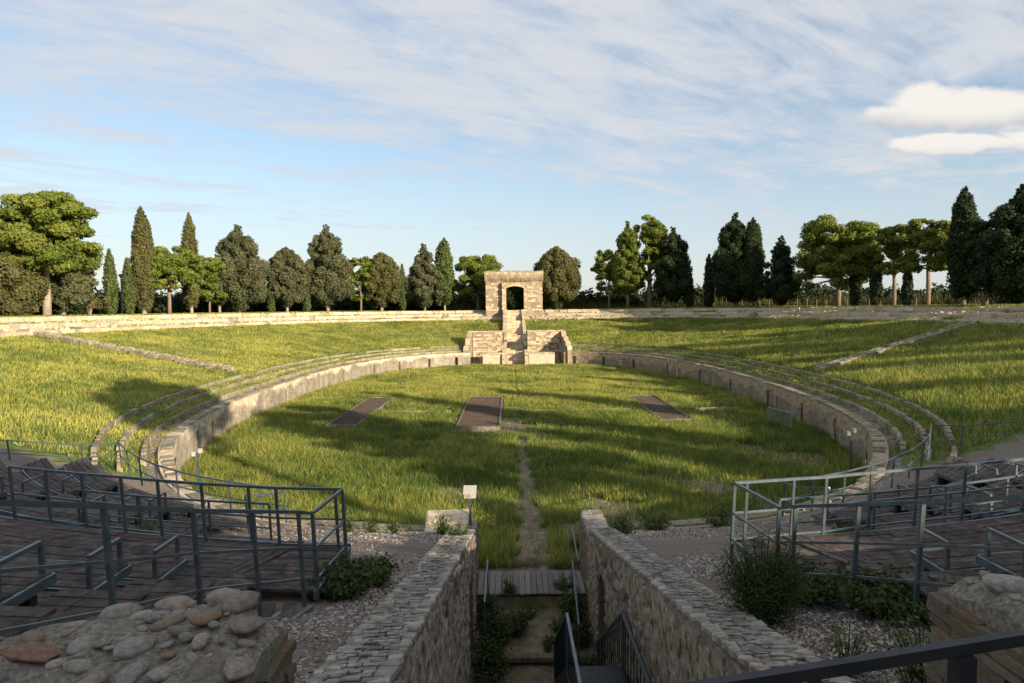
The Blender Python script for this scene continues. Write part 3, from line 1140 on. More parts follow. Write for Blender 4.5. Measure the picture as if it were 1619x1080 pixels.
# ------------------------------------------------------------------ entrance corridor walls
def corridor(side):
    sn = 'left' if side < 0 else 'right'
    root = thing('corridor_wall', 'long ' + sn + ' rubble wall of the entrance corridor with a sloping stone top', 'wall', (side * 1.8, 18.15, -1.2), 'walls of the entrance corridor')
    top = lambda y: 1.7 + .23 * (18.15 - y)
    xi, xo = side * 1.55, side * 2.2
    d0, d1, dz = (14.9, 16.1, 1.1) if side > 0 else (15.4, 16.9, .9)
    b = MB()
    a_, c_ = min(xi, xo), max(xi, xo)

    def seg(y0, y1, zb=-1.6, zt0=None):
        b.hexa([(a_, y0, zb), (c_, y0, zb), (c_, y1, zb), (a_, y1, zb), (a_, y0, top(y0)), (c_, y0, top(y0)), (c_, y1, top(y1)), (a_, y1, top(y1))])
    seg(-4, d0)
    seg(d1, 18.15)
    n = 8
    for k in range(n):                          # arched head of the side door
        y0, y1 = d0 + (d1 - d0) * k / n, d0 + (d1 - d0) * (k + 1) / n
        f = lambda y: dz + .35 * math.sqrt(max(0, 1 - ((y - (d0 + d1) / 2) / ((d1 - d0) / 2)) ** 2))
        b.hexa([(a_, y0, f(y0)), (c_, y0, f(y0)), (c_, y1, f(y1)), (a_, y1, f(y1)), (a_, y0, top(y0)), (c_, y0, top(y0)), (c_, y1, top(y1)), (a_, y1, top(y1))])
    link('wall_core', b.mesh('corridor_core', 'corrwall'), root)
    b = MB()                                    # dark side passage behind the door
    X1, X2 = xo + side * .01, xo + side * 2.5
    p, q = min(X1, X2), max(X1, X2)
    b.quad((p, d0, -1.3), (q, d0, -1.3), (q, d0, 1.5), (p, d0, 1.5))
    b.quad((p, d1, -1.3), (q, d1, -1.3), (q, d1, 1.5), (p, d1, 1.5))
    b.quad((X2, d0, -1.3), (X2, d1, -1.3), (X2, d1, 1.5), (X2, d0, 1.5))
    b.quad((p, d0, 1.5), (q, d0, 1.5), (q, d1, 1.5), (p, d1, 1.5))
    b.quad((p, d0, -1.18), (q, d0, -1.18), (q, d1, -1.18), (p, d1, -1.18))
    link('side_passage', b.mesh('side_passage', 'corrwall'), root)
    # face stones: nearer / larger ones as parts, the rest joined
    cnt = 0
    rest = MB()
    h = .105
    z = -1.25
    while z < top(3):
        y = 3.0 + R.uniform(-.2, 0)
        while y < 18.15:
            ln = R.uniform(.12, .34)
            ye = min(y + ln, 18.13)
            ym = (y + ye) / 2
            hh = h * R.uniform(.8, 1)
            inside = (d0 - .03 < ye and y < d1 + .03 and z < dz + .38)
            if z + h < top(ye) - .02 and not inside and ye - y > .05:
                proud = R.uniform(.015, .05)
                loc = (xi - side * proud * .5, ym, z + h / 2)
                if 1.9 < z + h and cnt < 190 and ym > 4.2 and z > top(ym) - 1.5 and side > 0 or (side < 0 and cnt < 120 and z > top(ym) - .5 and ym > 4):
                    piece('stone', R.choice(BRICK + PALE[:3]), root, loc, (R.uniform(-.03, .03), 0, math.pi / 2), ((ye - y) * .93, proud + .03, hh * .9))
                    cnt += 1
                else:
                    g = .006
                    xx0, xx1 = sorted((xi + side * .01, xi - side * proud))
                    wv = R.uniform(-.008, .008)
                    rest.hexa([(xx0, y + g, z + g + wv), (xx1, y + g, z + g), (xx1, ye - g, z + g - wv), (xx0, ye - g, z + g), (xx0, y + g, z + hh), (xx1, y + g, z + hh + wv), (xx1, ye - g, z + hh), (xx0, ye - g, z + hh)])
            y += ln
        z += h
    tag(link('small_stones', rest.mesh('corridor_small_stones', MT['cstone']), root), kind='stuff')
    # top: rows of stones laid on the slope, larger ones along both edges
    cnt = 0
    rest = MB()
    y = 2.4
    while y < 18.1:
        ln = R.uniform(.07, .13)
        x = 0.0
        while x < .67:
            w = R.uniform(.07, .2)
            w = min(w, .69 - x)
            if w > .05:
                xc = xi + side * (x + w / 2) - side * .02
                zc = top(y + ln / 2) + .015 + R.uniform(-.008, .012)
                edge = x == 0 or x + w > .62
                if edge and cnt < 290 and y > 5:
                    piece('cap_stone', R.choice(PALE), root, (xc, y + ln / 2, zc), (-.227 + R.uniform(-.06, .06), R.uniform(-.06, .06), R.uniform(-.12, .12)), (w * .98, ln * .99, R.uniform(.05, .075)))
                    cnt += 1
                else:
                    g = .006
                    a = (xc - w / 2 + g, xc + w / 2 - g)
                    y0, y1 = y + g, y + ln - g
                    s0, s1 = top(y0), top(y1)
                    hh = R.uniform(.028, .05)
                    j = [R.uniform(-.01, .01) for _ in range(4)]
                    rest.hexa([(a[0], y0, s0 - .02), (a[1], y0, s0 - .02), (a[1], y1, s1 - .02), (a[0], y1, s1 - .02),
                               (a[0] + j[0], y0 + j[1], s0 + hh), (a[1] + j[2], y0 + j[3], s0 + hh + j[0]), (a[1] + j[1], y1 + j[2], s1 + hh + j[3]), (a[0] + j[3], y1 + j[0], s1 + hh)])
            x += w
        y += ln
    tag(link('top_chippings', rest.mesh('corridor_top_chippings', MT['cstone2']), root), kind='stuff')
    # end pier: rough dressed stones
    for k in range(14):
        zz = -.2 + k * .135
        piece('quoin', R.choice(KERB), root, (side * 1.86, 18.17, zz), (0, 0, 0), (.68 * R.uniform(.9, 1.02), .12, .125))
    # lower wall continuing to the arena
    lw = thing('low_return_wall', 'lower ' + sn + ' stub wall where the entrance corridor meets the arena', 'wall', (side * 1.85, 20, -.5), 'stub walls at the corridor mouth')
    b = MB()
    zt = 1.3 if side > 0 else 1.0
    x0, x1 = sorted((side * 1.62, side * 2.25))
    b.box(x0, x1, 18.24, 20.9, -.9, zt)
    link('wall_core', b.mesh('stub_core', 'corrwall'), lw)
    y = 18.25
    while y < 20.8:
        d = R.uniform(.2, .35)
        for xx in (1.78, 2.1):
            piece('cap_stone', R.choice(PALE), lw, (side * xx, y + d / 2, zt + .03), (0, 0, R.uniform(-.1, .1)), (.32, d * .95, .1))
        y += d
    stone_rows(lw, 18.26, 20.85, side * 1.60, -.5, lambda v: zt, .12, (.18, .4), .06, axis='y', mats=BRICK, maxn=150)


MT['cstone'] = material('corridor_stone', [(.3, (.15, .115, .08)), (.5, (.29, .235, .17)), (.7, (.42, .37, .29))], 4.5, bump=.5, bscale=25, coords='World', detail=2)
MT['cstone2'] = material('chipping_stone', [(.3, (.13, .11, .09)), (.5, (.235, .205, .17)), (.7, (.38, .355, .315))], 6, bump=.5, bscale=30, coords='World', detail=2)
corridor(-1)
corridor(1)

# stone block left of the corridor mouth
t_ = thing('stone_slab_block', 'broad pale stone block with slanting top at the left of the corridor mouth', 'block', (-2.3, 20.2, .9))
piece('stone', BLOCK[2], t_, (-2.5, 20.6, 1.12), (.18, 0, .02), (1.35, .9, .55))
piece('stone', BLOCK[0], t_, (-2.5, 19.95, .98), (.1, 0, 0), (1.3, .4, .4))

# plank threshold across the corridor mouth
t_ = thing('plank_threshold', 'pale weathered plank bridge across the corridor mouth', 'plank bridge', (0, 19.6, -.42))
for k in range(18):
    x = -1.45 + .171 * k
    piece('plank', PPLANK, t_, (x, 19.55 + R.uniform(-.02, .02), -.31 + R.uniform(-.006, .006)), (.09, R.uniform(-.02, .02), R.uniform(-.01, .01)), (.155, 1.35, .045))
b = MB()
for y, z in ((19.0, -.42), (19.6, -.37), (20.1, -.33)):
    b.bar((-1.5, y, z), (1.5, y, z), .08, .08)
link('joists', b.mesh('joists', 'dark'), t_)
# stone sill at the lower step
t_ = thing('brick_sill', 'low brick sill across the corridor floor below the plank bridge', 'step', (0, 16.5, -1.1))
for k in range(15):
    piece('brick', BRICK[k % 6], t_, (-1.42 + .2 * k, 16.55, -.98), (0, 0, R.uniform(-.04, .04)), (.19, .24, .12))


# ------------------------------------------------------------------ near piers left and right
def pier(side):
    sn = 'left' if side < 0 else 'right'
    lab = 'broad ruined pier top of river cobbles set in mortar, lower left corner' if side < 0 else 'ruined thin-brick pier with cobbled top, lower right corner'
    root = thing('cobbled_pier' if side < 0 else 'brick_pier', lab, 'pier', (side * 2.3, 2.0, 5.5))
    x_in = 1.52 if side < 0 else 1.62
    if side < 0:
        back = lambda x: 2.92 + .35 * smooth(1.5, 2.0, -x) - .40 * smooth(2.15, 2.9, -x)
        topz = lambda x, y: 6.34 + .05 * math.sin(x * 4 + 1) + .04 * math.sin(y * 5) - .10 * float(smooth(2.1, 2.9, -x)) - .05 * float(smooth(1.75, 1.55, -x)) - .05 * float(smooth(2.2, 1.2, y))
    else:
        back = lambda x: 3.34 - .05 * (x - 1.6)
        topz = lambda x, y: 6.37 + .05 * math.sin(x * 5) + .03 * math.sin(y * 7) - .05 * float(smooth(1.8, 1.62, x))
    b = MB()
    rows = []
    nx = 46
    for i in range(nx):
        x = side * (x_in + 2.2 * (i / (nx - 1)))
        yb = back(x)
        row = []
        for j in range(56):
            y = .3 + (yb - .3) * j / 55
            z = topz(x, y) + (float(vnoise(x, y, .07)) - .5) * .035 + (float(vnoise(x, y, .2)) - .5) * .04
            e = min(j, 55 - j, i, nx - 1 - i)
            if e == 0:
                z -= .05
            row.append((x + R.uniform(-.006, .006), y, z))
        row.append((x, yb + .02, 5.0))
        row.append((x, yb + .02, 2.4))
        rows.append(row)
    b.grid(rows)
    inner = rows[0]
    b.grid([[(p[0], p[1], 2.4) for p in inner[:56]], [(p[0], p[1], p[2]) for p in inner[:56]]])
    link('mortar_core', b.mesh('pier_core', 'mortar', smooth=True), root)
    # cobbles by dart throwing
    if side < 0:
        fixed = [(-2.35, 3.13, .33, .19, .14, 0), (-2.12, 3.20, .31, .15, .12, 0), (-1.86, 3.15, .33, .17, .15, 0), (-2.47, 2.72, .40, .2, .07, 'r'), (-1.98, 2.32, .19, .14, .07, 'b'),
                 (-1.62, 2.78, .26, .17, .08, 0), (-1.55, 2.52, .24, .17, .08, 0), (-1.72, 2.1, .30, .2, .09, 0), (-1.66, 2.34, .2, .13, .07, 0), (-1.82, 2.85, .22, .14, .07, 't')]
        pts = [(f[0], f[1], max(f[2], f[3]) * .32) for f in fixed]
        for f in fixed:
            me = REDC if f[5] == 'r' else BLUC if f[5] == 'b' else TANC[0] if f[5] == 't' else R.choice(COB)
            piece('cobble', me, root, (f[0], f[1], topz(f[0], f[1]) + .015), (R.uniform(-.1, .1), R.uniform(-.1, .1), R.uniform(-.4, .4)), (f[2] * .62, f[3] * .72, f[4] * .66))
        n_t, xr, yr = 3500, (-3.4, -1.56), (1.1, 3.2)
    else:
        pts = []
        n_t, xr, yr = 1500, (1.68, 3.0), (1.6, 3.3)
        for xx, yy, sx in ((1.72, 3.02, .26), (1.75, 2.72, .22), (1.95, 3.1, .34), (1.98, 2.80, .24), (2.28, 3.12, .3), (1.75, 2.42, .3)):
            piece('cobble', R.choice(COB), root, (xx, yy, topz(xx, yy) + .015), (R.uniform(-.1, .1), R.uniform(-.1, .1), R.uniform(-.5, .5)), (sx * .7, sx * .46, .10))
            pts.append((xx, yy, sx * .35))
    cnt = 0
    for q_ in range(n_t):
        x, y = R.uniform(*xr), R.uniform(*yr)
        if y > back(x) - .08:
            continue
        s_ = R.choice([.11, .13, .15, .18]) if q_ < n_t * .06 else R.choice([.04, .05, .06, .07, .09, .11])
        if all((x - a) ** 2 + (y - c) ** 2 > (s_ * .40 + r_ * .80) ** 2 for a, c, r_ in pts) and cnt < 285:
            pts.append((x, y, s_ / 2))
            me = R.choice(COB + COB + TANC)
            if R.random() < .02:
                me = REDC
            piece('cobble', me, root, (x, y, topz(x, y) + s_ * R.uniform(.02, .12)), (R.uniform(-.15, .15), R.uniform(-.15, .15), R.uniform(0, 3.14)), (s_, s_ * R.uniform(.5, .85), s_ * R.uniform(.3, .45)))
            cnt += 1
    # brick courses on the face towards the corridor
    z = 6.24
    cnt = 0
    while z > 4.7:
        h = R.uniform(.045, .065)
        y = .9 + R.uniform(-.2, 0)
        ymax = 2.93 if side < 0 else 3.36
        while y < ymax and cnt < 280:
            ln = R.uniform(.13, .3)
            ye = min(y + ln, ymax)
            if ye - y > .05:
                piece('brick', R.choice(BRICK), root, (side * (x_in - .012) + R.uniform(-.012, .012), (y + ye) / 2, z), (R.uniform(-.02, .02), 0, math.pi / 2 + R.uniform(-.03, .03)), ((ye - y) * .95, .07, h * .84))
                cnt += 1
            y += ln
        z -= h
    # back face
    z = 6.22
    while z > 5.2:
        x = x_in
        while x < x_in + 1.6:
            ln = R.uniform(.15, .3)
            xm = side * (x + ln / 2)
            piece('brick', R.choice(BRICK), root, (xm, back(xm) + .02, z), (0, 0, 0), (ln * .95, .07, .055))
            x += ln
        z -= .065


pier(-1)
pier(1)

# near handrail in the lower right corner
t_ = thing('dark_handrail', 'thick dark metal handrail close to the camera, lower right corner', 'handrail', (.3, 1.5, 5.9))
b = MB()
p0, p1 = Vector((-.4, 1.334, 6.89)), Vector((1.3, 1.754, 6.89))
b.bar(p0, p1, .024, .028)
link('top_rail', b.mesh('near_rail', 'dark'), t_)
for f in (.10, .326, .557):
    b = MB()
    p = p0.lerp(p1, f)
    b.bar((p.x, p.y, 5.9), (p.x, p.y, p.z - .016), .024 if f < .5 else .042)
    link('post', b.mesh('near_post', 'dark'), t_)
# viewing floor the rail stands on, and the ground behind the camera
b = MB()
b.box(-1.5, 1.6, -4, 1.9, 5.7, 5.9)
tag(link('viewing_platform', b.mesh('platform', 'gravel')), kind='structure')


# ------------------------------------------------------------------ timber stands
def near_pt(x, o):
    return yside(x, o)


def boards(root, x0, x1, oi, oo, z, nb, seg=1.5, tilt=0.0):
    """planks following the curve between offsets oi (arena side) and oo"""
    sgn = 1 if x1 > x0 else -1
    w = (oo - oi) / nb
    for k in range(nb):
        o = oi + w * (k + .5)
        x = x0 + sgn * (R.uniform(0, .4) if k % 2 else 0)
        x = x0
        first = True
        while (x1 - x) * sgn > .12:
            ln = seg * (R.uniform(.35, .9) if first else R.uniform(.85, 1.15))
            first = False
            xe = x + sgn * min(ln, (x1 - x) * sgn)
            y0, y1 = near_pt(x, o), near_pt(xe, o)
            L_ = math.hypot(xe - x, y1 - y0)
            zz = z(o) if callable(z) else z
            piece('plank', PLANK, root, ((x + xe) / 2, (y0 + y1) / 2, zz - .02 + R.uniform(-.006, .006)), (R.uniform(-.01, .01) + tilt, R.uniform(-.003, .003), math.atan2(y1 - y0, xe - x)),
                  (L_ - .015, w - .018, .04))
            x = xe


def loop_rail(p, q, h, lab, grp, w=.045):
    """an inverted U of square tube between ground points p and q"""
    t_ = thing('loop_handrail', lab, 'handrail', p, grp)
    p, q = Vector(p), Vector(q)
    up = Vector((0, 0, h))
    b = MB()
    b.bar(p + up, q + up, w)
    link('top_bar', b.mesh('loop_top', 'metal'), t_)
    for a in (p, q):
        b = MB()
        b.bar(a - Vector((0, 0, .08)), a + up - Vector((0, 0, w / 2)), w)
        link('post', b.mesh('loop_post', 'metal'), t_)


def guardrail(name, pts, h, lab, grp, lean=.06, mid=.5, every=None, low=None, w=.042, ext=.0):
    """posts at pts with a top and a middle rail; the posts lean a little outwards, as they do on site"""
    t_ = thing(name, lab, 'railing', pts[0], grp)
    tops = []
    c = Vector((0, YC, 0))
    for p in pts:
        p = Vector(p)
        out = (p - c)
        out.z = 0
        out.normalize()
        tp = p + out * lean * h + Vector((math.copysign(.5 * lean * h, p.x), 0, h))
        b = MB()
        b.bar(p - Vector((0, 0, ext)), tp + Vector((0, 0, -.02)), w, w, up=(0, 1, 0))
        link('post', b.mesh('rail_post', 'metal'), t_)
        tops.append((p, tp))
    rails = [('top_rail', 1.0, w * 1.0)] + [('mid_rail', mid, w * .7)] + ([('low_rail', low, w * .7)] if low is not None else [])
    for nm, f, ww in rails:
        b = MB()
        for (p0, q0), (p1, q1) in zip(tops, tops[1:]):
            b.bar(p0.lerp(q0, f), p1.lerp(q1, f), ww)
        link(nm, b.mesh(nm, 'metal'), t_)
    return t_


ORD = ['first', 'second', 'third', 'fourth', 'fifth', 'sixth']


def stand(side):
    sn = 'left' if side < 0 else 'right'
    S = side
    # landing between the two rails
    lz = 3.86
    land = thing('plank_landing', 'broad weathered plank landing between the two upper railings, ' + sn + ' stand', 'deck', (S * 5, 10.6, 3.4), 'plank landings of the stands')
    boards(land, S * 3.2, S * 13.0, 9.6, 11.42, lz, 11)
    b = MB()
    for k in range(7):
        x = S * (3.3 + k * 1.5)
        b.bar((x, near_pt(x, 9.65), lz - .10), (x, near_pt(x, 11.35), lz - .10), .07, .12)
        for o in (9.75, 11.3):
            b.bar((x, near_pt(x, o), 2.6), (x, near_pt(x, o), lz - .1), .07)
    link('frame', b.mesh('landing_frame', 'dark'), land)
    b = MB()
    xs_ = [S * (3.18 + .9 * k) for k in range(12)]
    for a, c in zip(xs_, xs_[1:]):
        b.bar((a, near_pt(a, 9.56), lz - .06), (c, near_pt(c, 9.56), lz - .06), .05, .12)
    link('edge_beam', b.mesh('landing_edge', 'metal'), land)
    b = MB()
    b.bar((S * 3.16, 10.9, lz - .06), (S * 3.2, 9.1, lz - .03), .05, .12)
    link('edge_beam', b.mesh('landing_edge', 'metal'), land)
    # drain grate boards running across the landing
    for k in range(3):
        piece('cover_board', PLANK, land, (S * (4.35 + k * .15), 10.2, lz + .014), (0, 0, math.pi / 2 + S * .35), (2.0, .12, .03))
    # ------- upper rows of bench decks above the landing
    for k in range(5):
        oi = 11.35 + 1.25 * k
        zt = 4.22 + .40 * k
        xe = S * (5.15 + .07 * k)
        root = thing('bench_row', ORD[k] + ' plank bench row up from the landing, ' + sn + ' stand', 'bench', (xe, near_pt(xe, oi), zt - .4), 'plank bench rows of the stands')
        boards(root, xe, S * 13.5, oi, oi + .72, zt, 4)
        b = MB()
        xs_ = [xe + S * (1.2 * j) for j in range(8)]
        for o, hh in ((oi, .10), (oi + .74, .10)):
            for a, c in zip(xs_, xs_[1:]):
                b.bar((a, near_pt(a, o), zt - .06), (c, near_pt(c, o), zt - .06), .05, hh)
        b.bar((xe - S * .02, near_pt(xe, oi), zt - .06), (xe - S * .02, near_pt(xe, oi + .76), zt - .06), .05, .10)
        link('steel_frame', b.mesh('bench_frame', 'metal'), root)
        for j, a in enumerate(xs_[:6]):
            for o in (oi + .1, oi + .62):
                b = MB()
                x = a + S * .22
                b.bar((x, near_pt(x, o), zt - .48), (x, near_pt(x, o), zt - .1), .12)
                link('leg', b.mesh('bench_leg', 'dark'), root)
        tr = thing('foot_deck', 'plank foot deck behind the ' + ORD[k] + ' bench row up from the landing, ' + sn + ' stand', 'deck', (xe, near_pt(xe, oi + .9), zt - .2), 'foot decks of the stands')
        boards(tr, S * (4.15 + .1 * k), S * 13.5, oi + .80, oi + 1.30, zt - .02, 3)
        # aisle steps
        boards(tr, S * (4.0 + .1 * k), xe - S * .12, oi + .02, oi + .78, zt - .16, 4)
        y0, y1 = near_pt(xe, oi + .06), near_pt(xe, oi + .66)
        if k < 3:
            g = 'low loop handrails at the bench row ends'
            loop_rail((xe + S * .06, y1 - .0, zt), (xe + S * .06, y0, zt), .33, 'low square loop handrail on the end of the ' + ORD[k] + ' bench row, ' + sn + ' stand', g)
    # slanting side channels where the rows stop at the corridor side
    ch = thing('side_channels', 'slanted steel channels carrying the deck ends beside the ' + sn + ' gravel terrace', 'deck frame', (S * 3.4, 8.6, 3.6), 'deck end frames')
    for k in range(5):
        x = S * (3.15 + .27 * k)
        b = MB()
        b.bar((x, 8.75 + .05 * k, 3.80), (x + S * .18, 7.95, 3.86), .06, .09)
        link('channel', b.mesh('channel', 'metal'), ch)
        piece('plank', PLANK, ch, (x + S * .2, 8.35, 3.86), (0, 0, math.pi / 2 - S * .2), (.85, .16, .035))
        b = MB()
        b.bar((x + S * .05, 8.3, 3.35), (x + S * .05, 8.3, 3.8), .09)
        link('stub_post', b.mesh('stub', 'dark'), ch)
    # ------- lower rows between the landing and the arena
    for k in range(4):
        oi = 7.85 - 1.25 * k
        zt = 3.50 - .36 * k
        for blk, (xa, xb) in enumerate(((9.0, 11.9), (12.5, (17.0 if S < 0 else 15.6) - k * .3))):
            xa += .1 * k
            nm = 'inner' if blk == 0 else 'outer'
            root = thing('bench_row', nm + ' plank bench row, ' + ORD[k] + ' down from the landing, ' + sn + ' stand', 'bench', (S * xa, near_pt(S * xa, oi), zt - .4), 'plank bench rows of the stands')
            boards(root, S * xa, S * xb, oi, oi + .75, zt, 4)
            b = MB()
            xs_ = [S * (xa + (xb - xa) * j / 6) for j in range(7)]
            for o in (oi, oi + .77):
                for a, c in zip(xs_, xs_[1:]):
                    b.bar((a, near_pt(a, o), zt - .06), (c, near_pt(c, o), zt - .06), .05, .10)
            for a in (xs_[0], xs_[-1]):
                b.bar((a, near_pt(a, oi), zt - .06), (a, near_pt(a, oi + .78), zt - .06), .05, .10)
            link('steel_frame', b.mesh('bench_frame', 'metal'), root)
            for a in xs_:
                for o in (oi + .1, oi + .62):
                    b = MB()
                    b.bar((a, near_pt(a, o), zt - .42), (a, near_pt(a, o), zt - .1), .12)
                    link('leg', b.mesh('bench_leg', 'dark'), root)
            if k < 3:
                x = S * (xa + .06)
                loop_rail((x, near_pt(x, oi + .7), zt), (x, near_pt(x, oi + .05), zt), .36,
                          'low loop handrail on the ' + nm + ' bench row, ' + ORD[k] + ' down from the landing, ' + sn + ' stand', 'low loop handrails at the bench row ends')
        tr = thing('foot_deck', 'plank foot deck in front of the ' + ORD[k] + ' bench row down from the landing, ' + sn + ' stand', 'deck', (S * 8, near_pt(S * 8, oi - .3), zt - .4), 'foot decks of the stands')
        boards(tr, S * (7.6 if k else 5.2), S * 16.0, oi - .45, oi - .02, zt - .40, 2, 2.2)
        boards(tr, S * (7.6 + .1 * k), S * 8.95, oi, oi + .75, zt - .22, 4)
    # ------- guard rails
    # A: along the corridor side, climbing towards the camera
    ya = [9.24, 8.95, 8.3, 7.5, 5.8, 3.2]
    xa_ = [3.2, 3.3, 3.65, 4.0, 3.95, 4.15]
    if S > 0:
        xa_ = [3.1, 3.2, 3.7, 4.0, 4.1, 4.4]
    pa = [(S * x, y, 3.97 + .32 * (9.24 - y) - (.15 if y > 9 else 0)) for x, y in zip(xa_, ya)]
    pa[0] = (S * xa_[0], 9.24, 3.95)
    guardrail('guardrail', pa, .98, 'climbing metal guardrail along the corridor side of the ' + sn + ' stand', 'metal guardrails of the stands', low=.06, w=.044, ext=.35)
    # B: across the landing
    pb = ([(3.19, 10.84), (3.31, 10.86), (4.29, 10.96), (4.78, 11.08), (5.64, 11.29), (6.5, 11.55), (7.27, 11.81), (8.12, 12.08), (8.96, 12.38), (9.85, 12.7)] if S < 0 else
          [(3.06, 10.96), (3.27, 10.99), (4.1, 11.16), (4.68, 11.26), (5.57, 11.52), (6.49, 11.75), (7.48, 11.99), (8.9, 12.43), (10.3, 12.95), (11.8, 13.6)])
    pb = [(S * x, y, 3.84) for x, y in pb]
    guardrail('guardrail', pb, 1.0, 'long metal guardrail across the landing of the ' + sn + ' stand', 'metal guardrails of the stands', low=.06, ext=.25)
    # short return joining A and B
    guardrail('guardrail', [pb[0], (S * xa_[0], 9.24, 3.95)], .99, 'short return guardrail at the corridor corner of the ' + sn + ' stand', 'metal guardrails of the stands', low=.06)
    # inner low rail just behind B
    xb2 = [4.9, 6.1, 7.6, 9.1] if S < 0 else [4.3, 6.2, 7.8, 9.4, 11.0]
    guardrail('guardrail', [(S * x, near_pt(S * x, 8.6), 3.3) for x in xb2], .9, 'lower guardrail just in front of the landing, ' + sn + ' stand', 'metal guardrails of the stands', w=.035, lean=.03)
    # C: front curve along the arena
    xc = [6.75, 7.55, 8.6, 9.7, 10.8, 11.9, 13.0, 14.1, 15.2, 16.4] if S < 0 else [7.0, 8.0, 9.2, 10.4, 11.6, 12.8, 14.0, 15.2, 16.4, 17.4]
    pc = [(S * x, near_pt(S * x, 3.0) - (2.2 if k == len(xc) - 1 else 0), 1.84) for k, x in enumerate(xc)]
    guardrail('guardrail', pc, .97, 'curved front guardrail between the arena wall and the ' + sn + ' stand', 'metal guardrails of the stands', w=.042)
    x, y, z = pc[0]
    guardrail('guardrail', [(x, y, z), (x + S * -.2, y - 1.2, z + .2), (x + S * .1, y - 2.4, z + .5)], .95, 'short side guardrail closing the front of the ' + sn + ' stand', 'metal guardrails of the stands', w=.042)
    x, y, z = pc[-1]
    guardrail('guardrail', [(x, y, z), (x + S * 2.2, y - .7, z + .35), (x + S * 4.2, y - 1.4, z + .65)], .95, 'outer end guardrail at the foot of the grass slope, ' + sn + ' stand', 'metal guardrails of the stands', w=.042)
    guardrail('guardrail', [(x + S * 3.1, y - 1.3, z + .5), (x + S * 5.3, y - 1.0, z + 1.1)], .98, 'single bay of guardrail beside the grass slope, outermost of the ' + sn + ' stand', 'metal guardrails of the stands', w=.05)


stand(-1)
stand(1)


# ------------------------------------------------------------------ metal stair in the corridor
def metal_stair():
    t_ = thing('metal_stair', 'steel stair with barred sides descending the corridor towards the arena', 'stair', (.9, 12, 1.1))
    xl, xr = .45, 1.45
    y0, z0, y1, z1 = 12.0, 1.15, 15.6, -1.1
    n = 12
    for k in range(n):
        f = (k + .5) / n
        b = MB()
        b.box(xl, xr, y0 + (y1 - y0) * k / n, y0 + (y1 - y0) * (k + 1) / n, z0 + (z1 - z0) * f - .02, z0 + (z1 - z0) * f + .02)
        link('tread', b.mesh('tread', 'dark'), t_)
    b = MB()
    b.box(xl, xr, 4, y0, 1.1, 1.15)
    link('landing', b.mesh('stair_landing', 'dark'), t_)
    for x in (xl, xr):
        b = MB()
        b.bar((x, y0, z0 - .08), (x, y1, z1 - .05), .05, .2)
        b.bar((x, y0, z0 - .05), (x, 4, z0 - .05), .05, .2)
        link('stringer', b.mesh('stringer', 'dark'), t_)
        b = MB()
        b.bar((x, 4, z0 + 1.05), (x, y0, z0 + 1.05), .05)
        b.bar((x, y0, z0 + 1.05), (x, y1, z1 + 1.0), .05)
        b.bar((x, y1, z1), (x, y1, z1 + 1.0), .05)
        b.bar((x, y0, z0), (x, y0, z0 + 1.05), .05)
        link('handrail', b.mesh('stair_handrail', 'metal'), t_)
        for k in range(14):
            f = (k + .5) / 14
            y, z = y0 + (y1 - y0) * f, z0 + (z1 - z0) * f
            b = MB()
            b.bar((x, y, z), (x, y, z + 1.02), .018)
            link('bar', b.mesh('stair_bar', 'dark'), t_)
        for k in range(20):
            y = y0 - .28 * (k + 1)
            b = MB()
            b.bar((x, y, z0), (x, y, z0 + 1.04), .018)
            link('bar', b.mesh('stair_bar', 'dark'), t_)
    for lab, a, c in (('thin bright handrail on the left side of the plank bridge', (-1.22, 16.5, .45), (-1.22, 18.9, .6)),
                      ('thin bright handrail on the right side of the plank bridge', (1.05, 16.0, .1), (1.12, 18.4, .75)),
                      ('short thin handrail where the corridor opens on the arena, right side', (1.5, 20.6, -.1), (1.5, 22.6, .25))):
        h = thing('ramp_handrail', lab, 'handrail', (a[0], a[1], a[2] - .9), 'thin handrails at the plank bridge')
        b = MB()
        b.bar(a, c, .04)
        link('top_bar', b.mesh('ramp_bar', 'metal'), h)
        for q in (a, c):
            b = MB()
            b.bar((q[0], q[1], q[2] - 1.1), q, .035)
            link('post', b.mesh('ramp_post', 'metal'), h)


metal_stair()


# ------------------------------------------------------------------ things in the arena
def grate(x0, x1, y0, y1, nbar, lab, slat_dir='x'):
    t_ = thing('pit_grate', lab, 'grate', ((x0 + x1) / 2, (y0 + y1) / 2, -.2), 'rusty grates over the arena pits')
    z = -.10
    b = MB()
    b.box(x0, x1, y0, y1, z - .6, z - .35)
    link('pit_bottom', b.mesh('pit', 'dark'), t_)
    for i in range(nbar):
        y = y0 + (y1 - y0) * (i + .5) / nbar
        b = MB()
        b.bar((x0, y, z + R.uniform(-.01, .01)), (x1, y, z + R.uniform(-.01, .01)), .02 + (y1 - y0) / nbar * .38, .05)
        link('slat', b.mesh('grate_slat', 'rust'), t_)
    for (a, c, d, e) in ((x0 - .09, x0, y0 - .1, y1 + .1), (x1, x1 + .12, y0 - .1, y1 + .1), (x0, x1, y0 - .1, y0), (x0, x1, y1, y1 + .1)):
        b = MB()
        b.box(a, c, d, e, -.4, z + .05)
        link('stone_edge', b.mesh('grate_edge', 'walk'), t_)


grate(-4.1, -1.35, 44.6, 59.8, 27, 'middle rusty slatted grate with pale stone rim beside the path')
grate(-13.0, -11.0, 45.8, 60, 26, 'leftmost rusty slatted grate half sunk in the grass')
grate(9.9, 12.0, 46.8, 59.4, 18, 'rightmost rusty slatted grate on the shaded side of the arena')
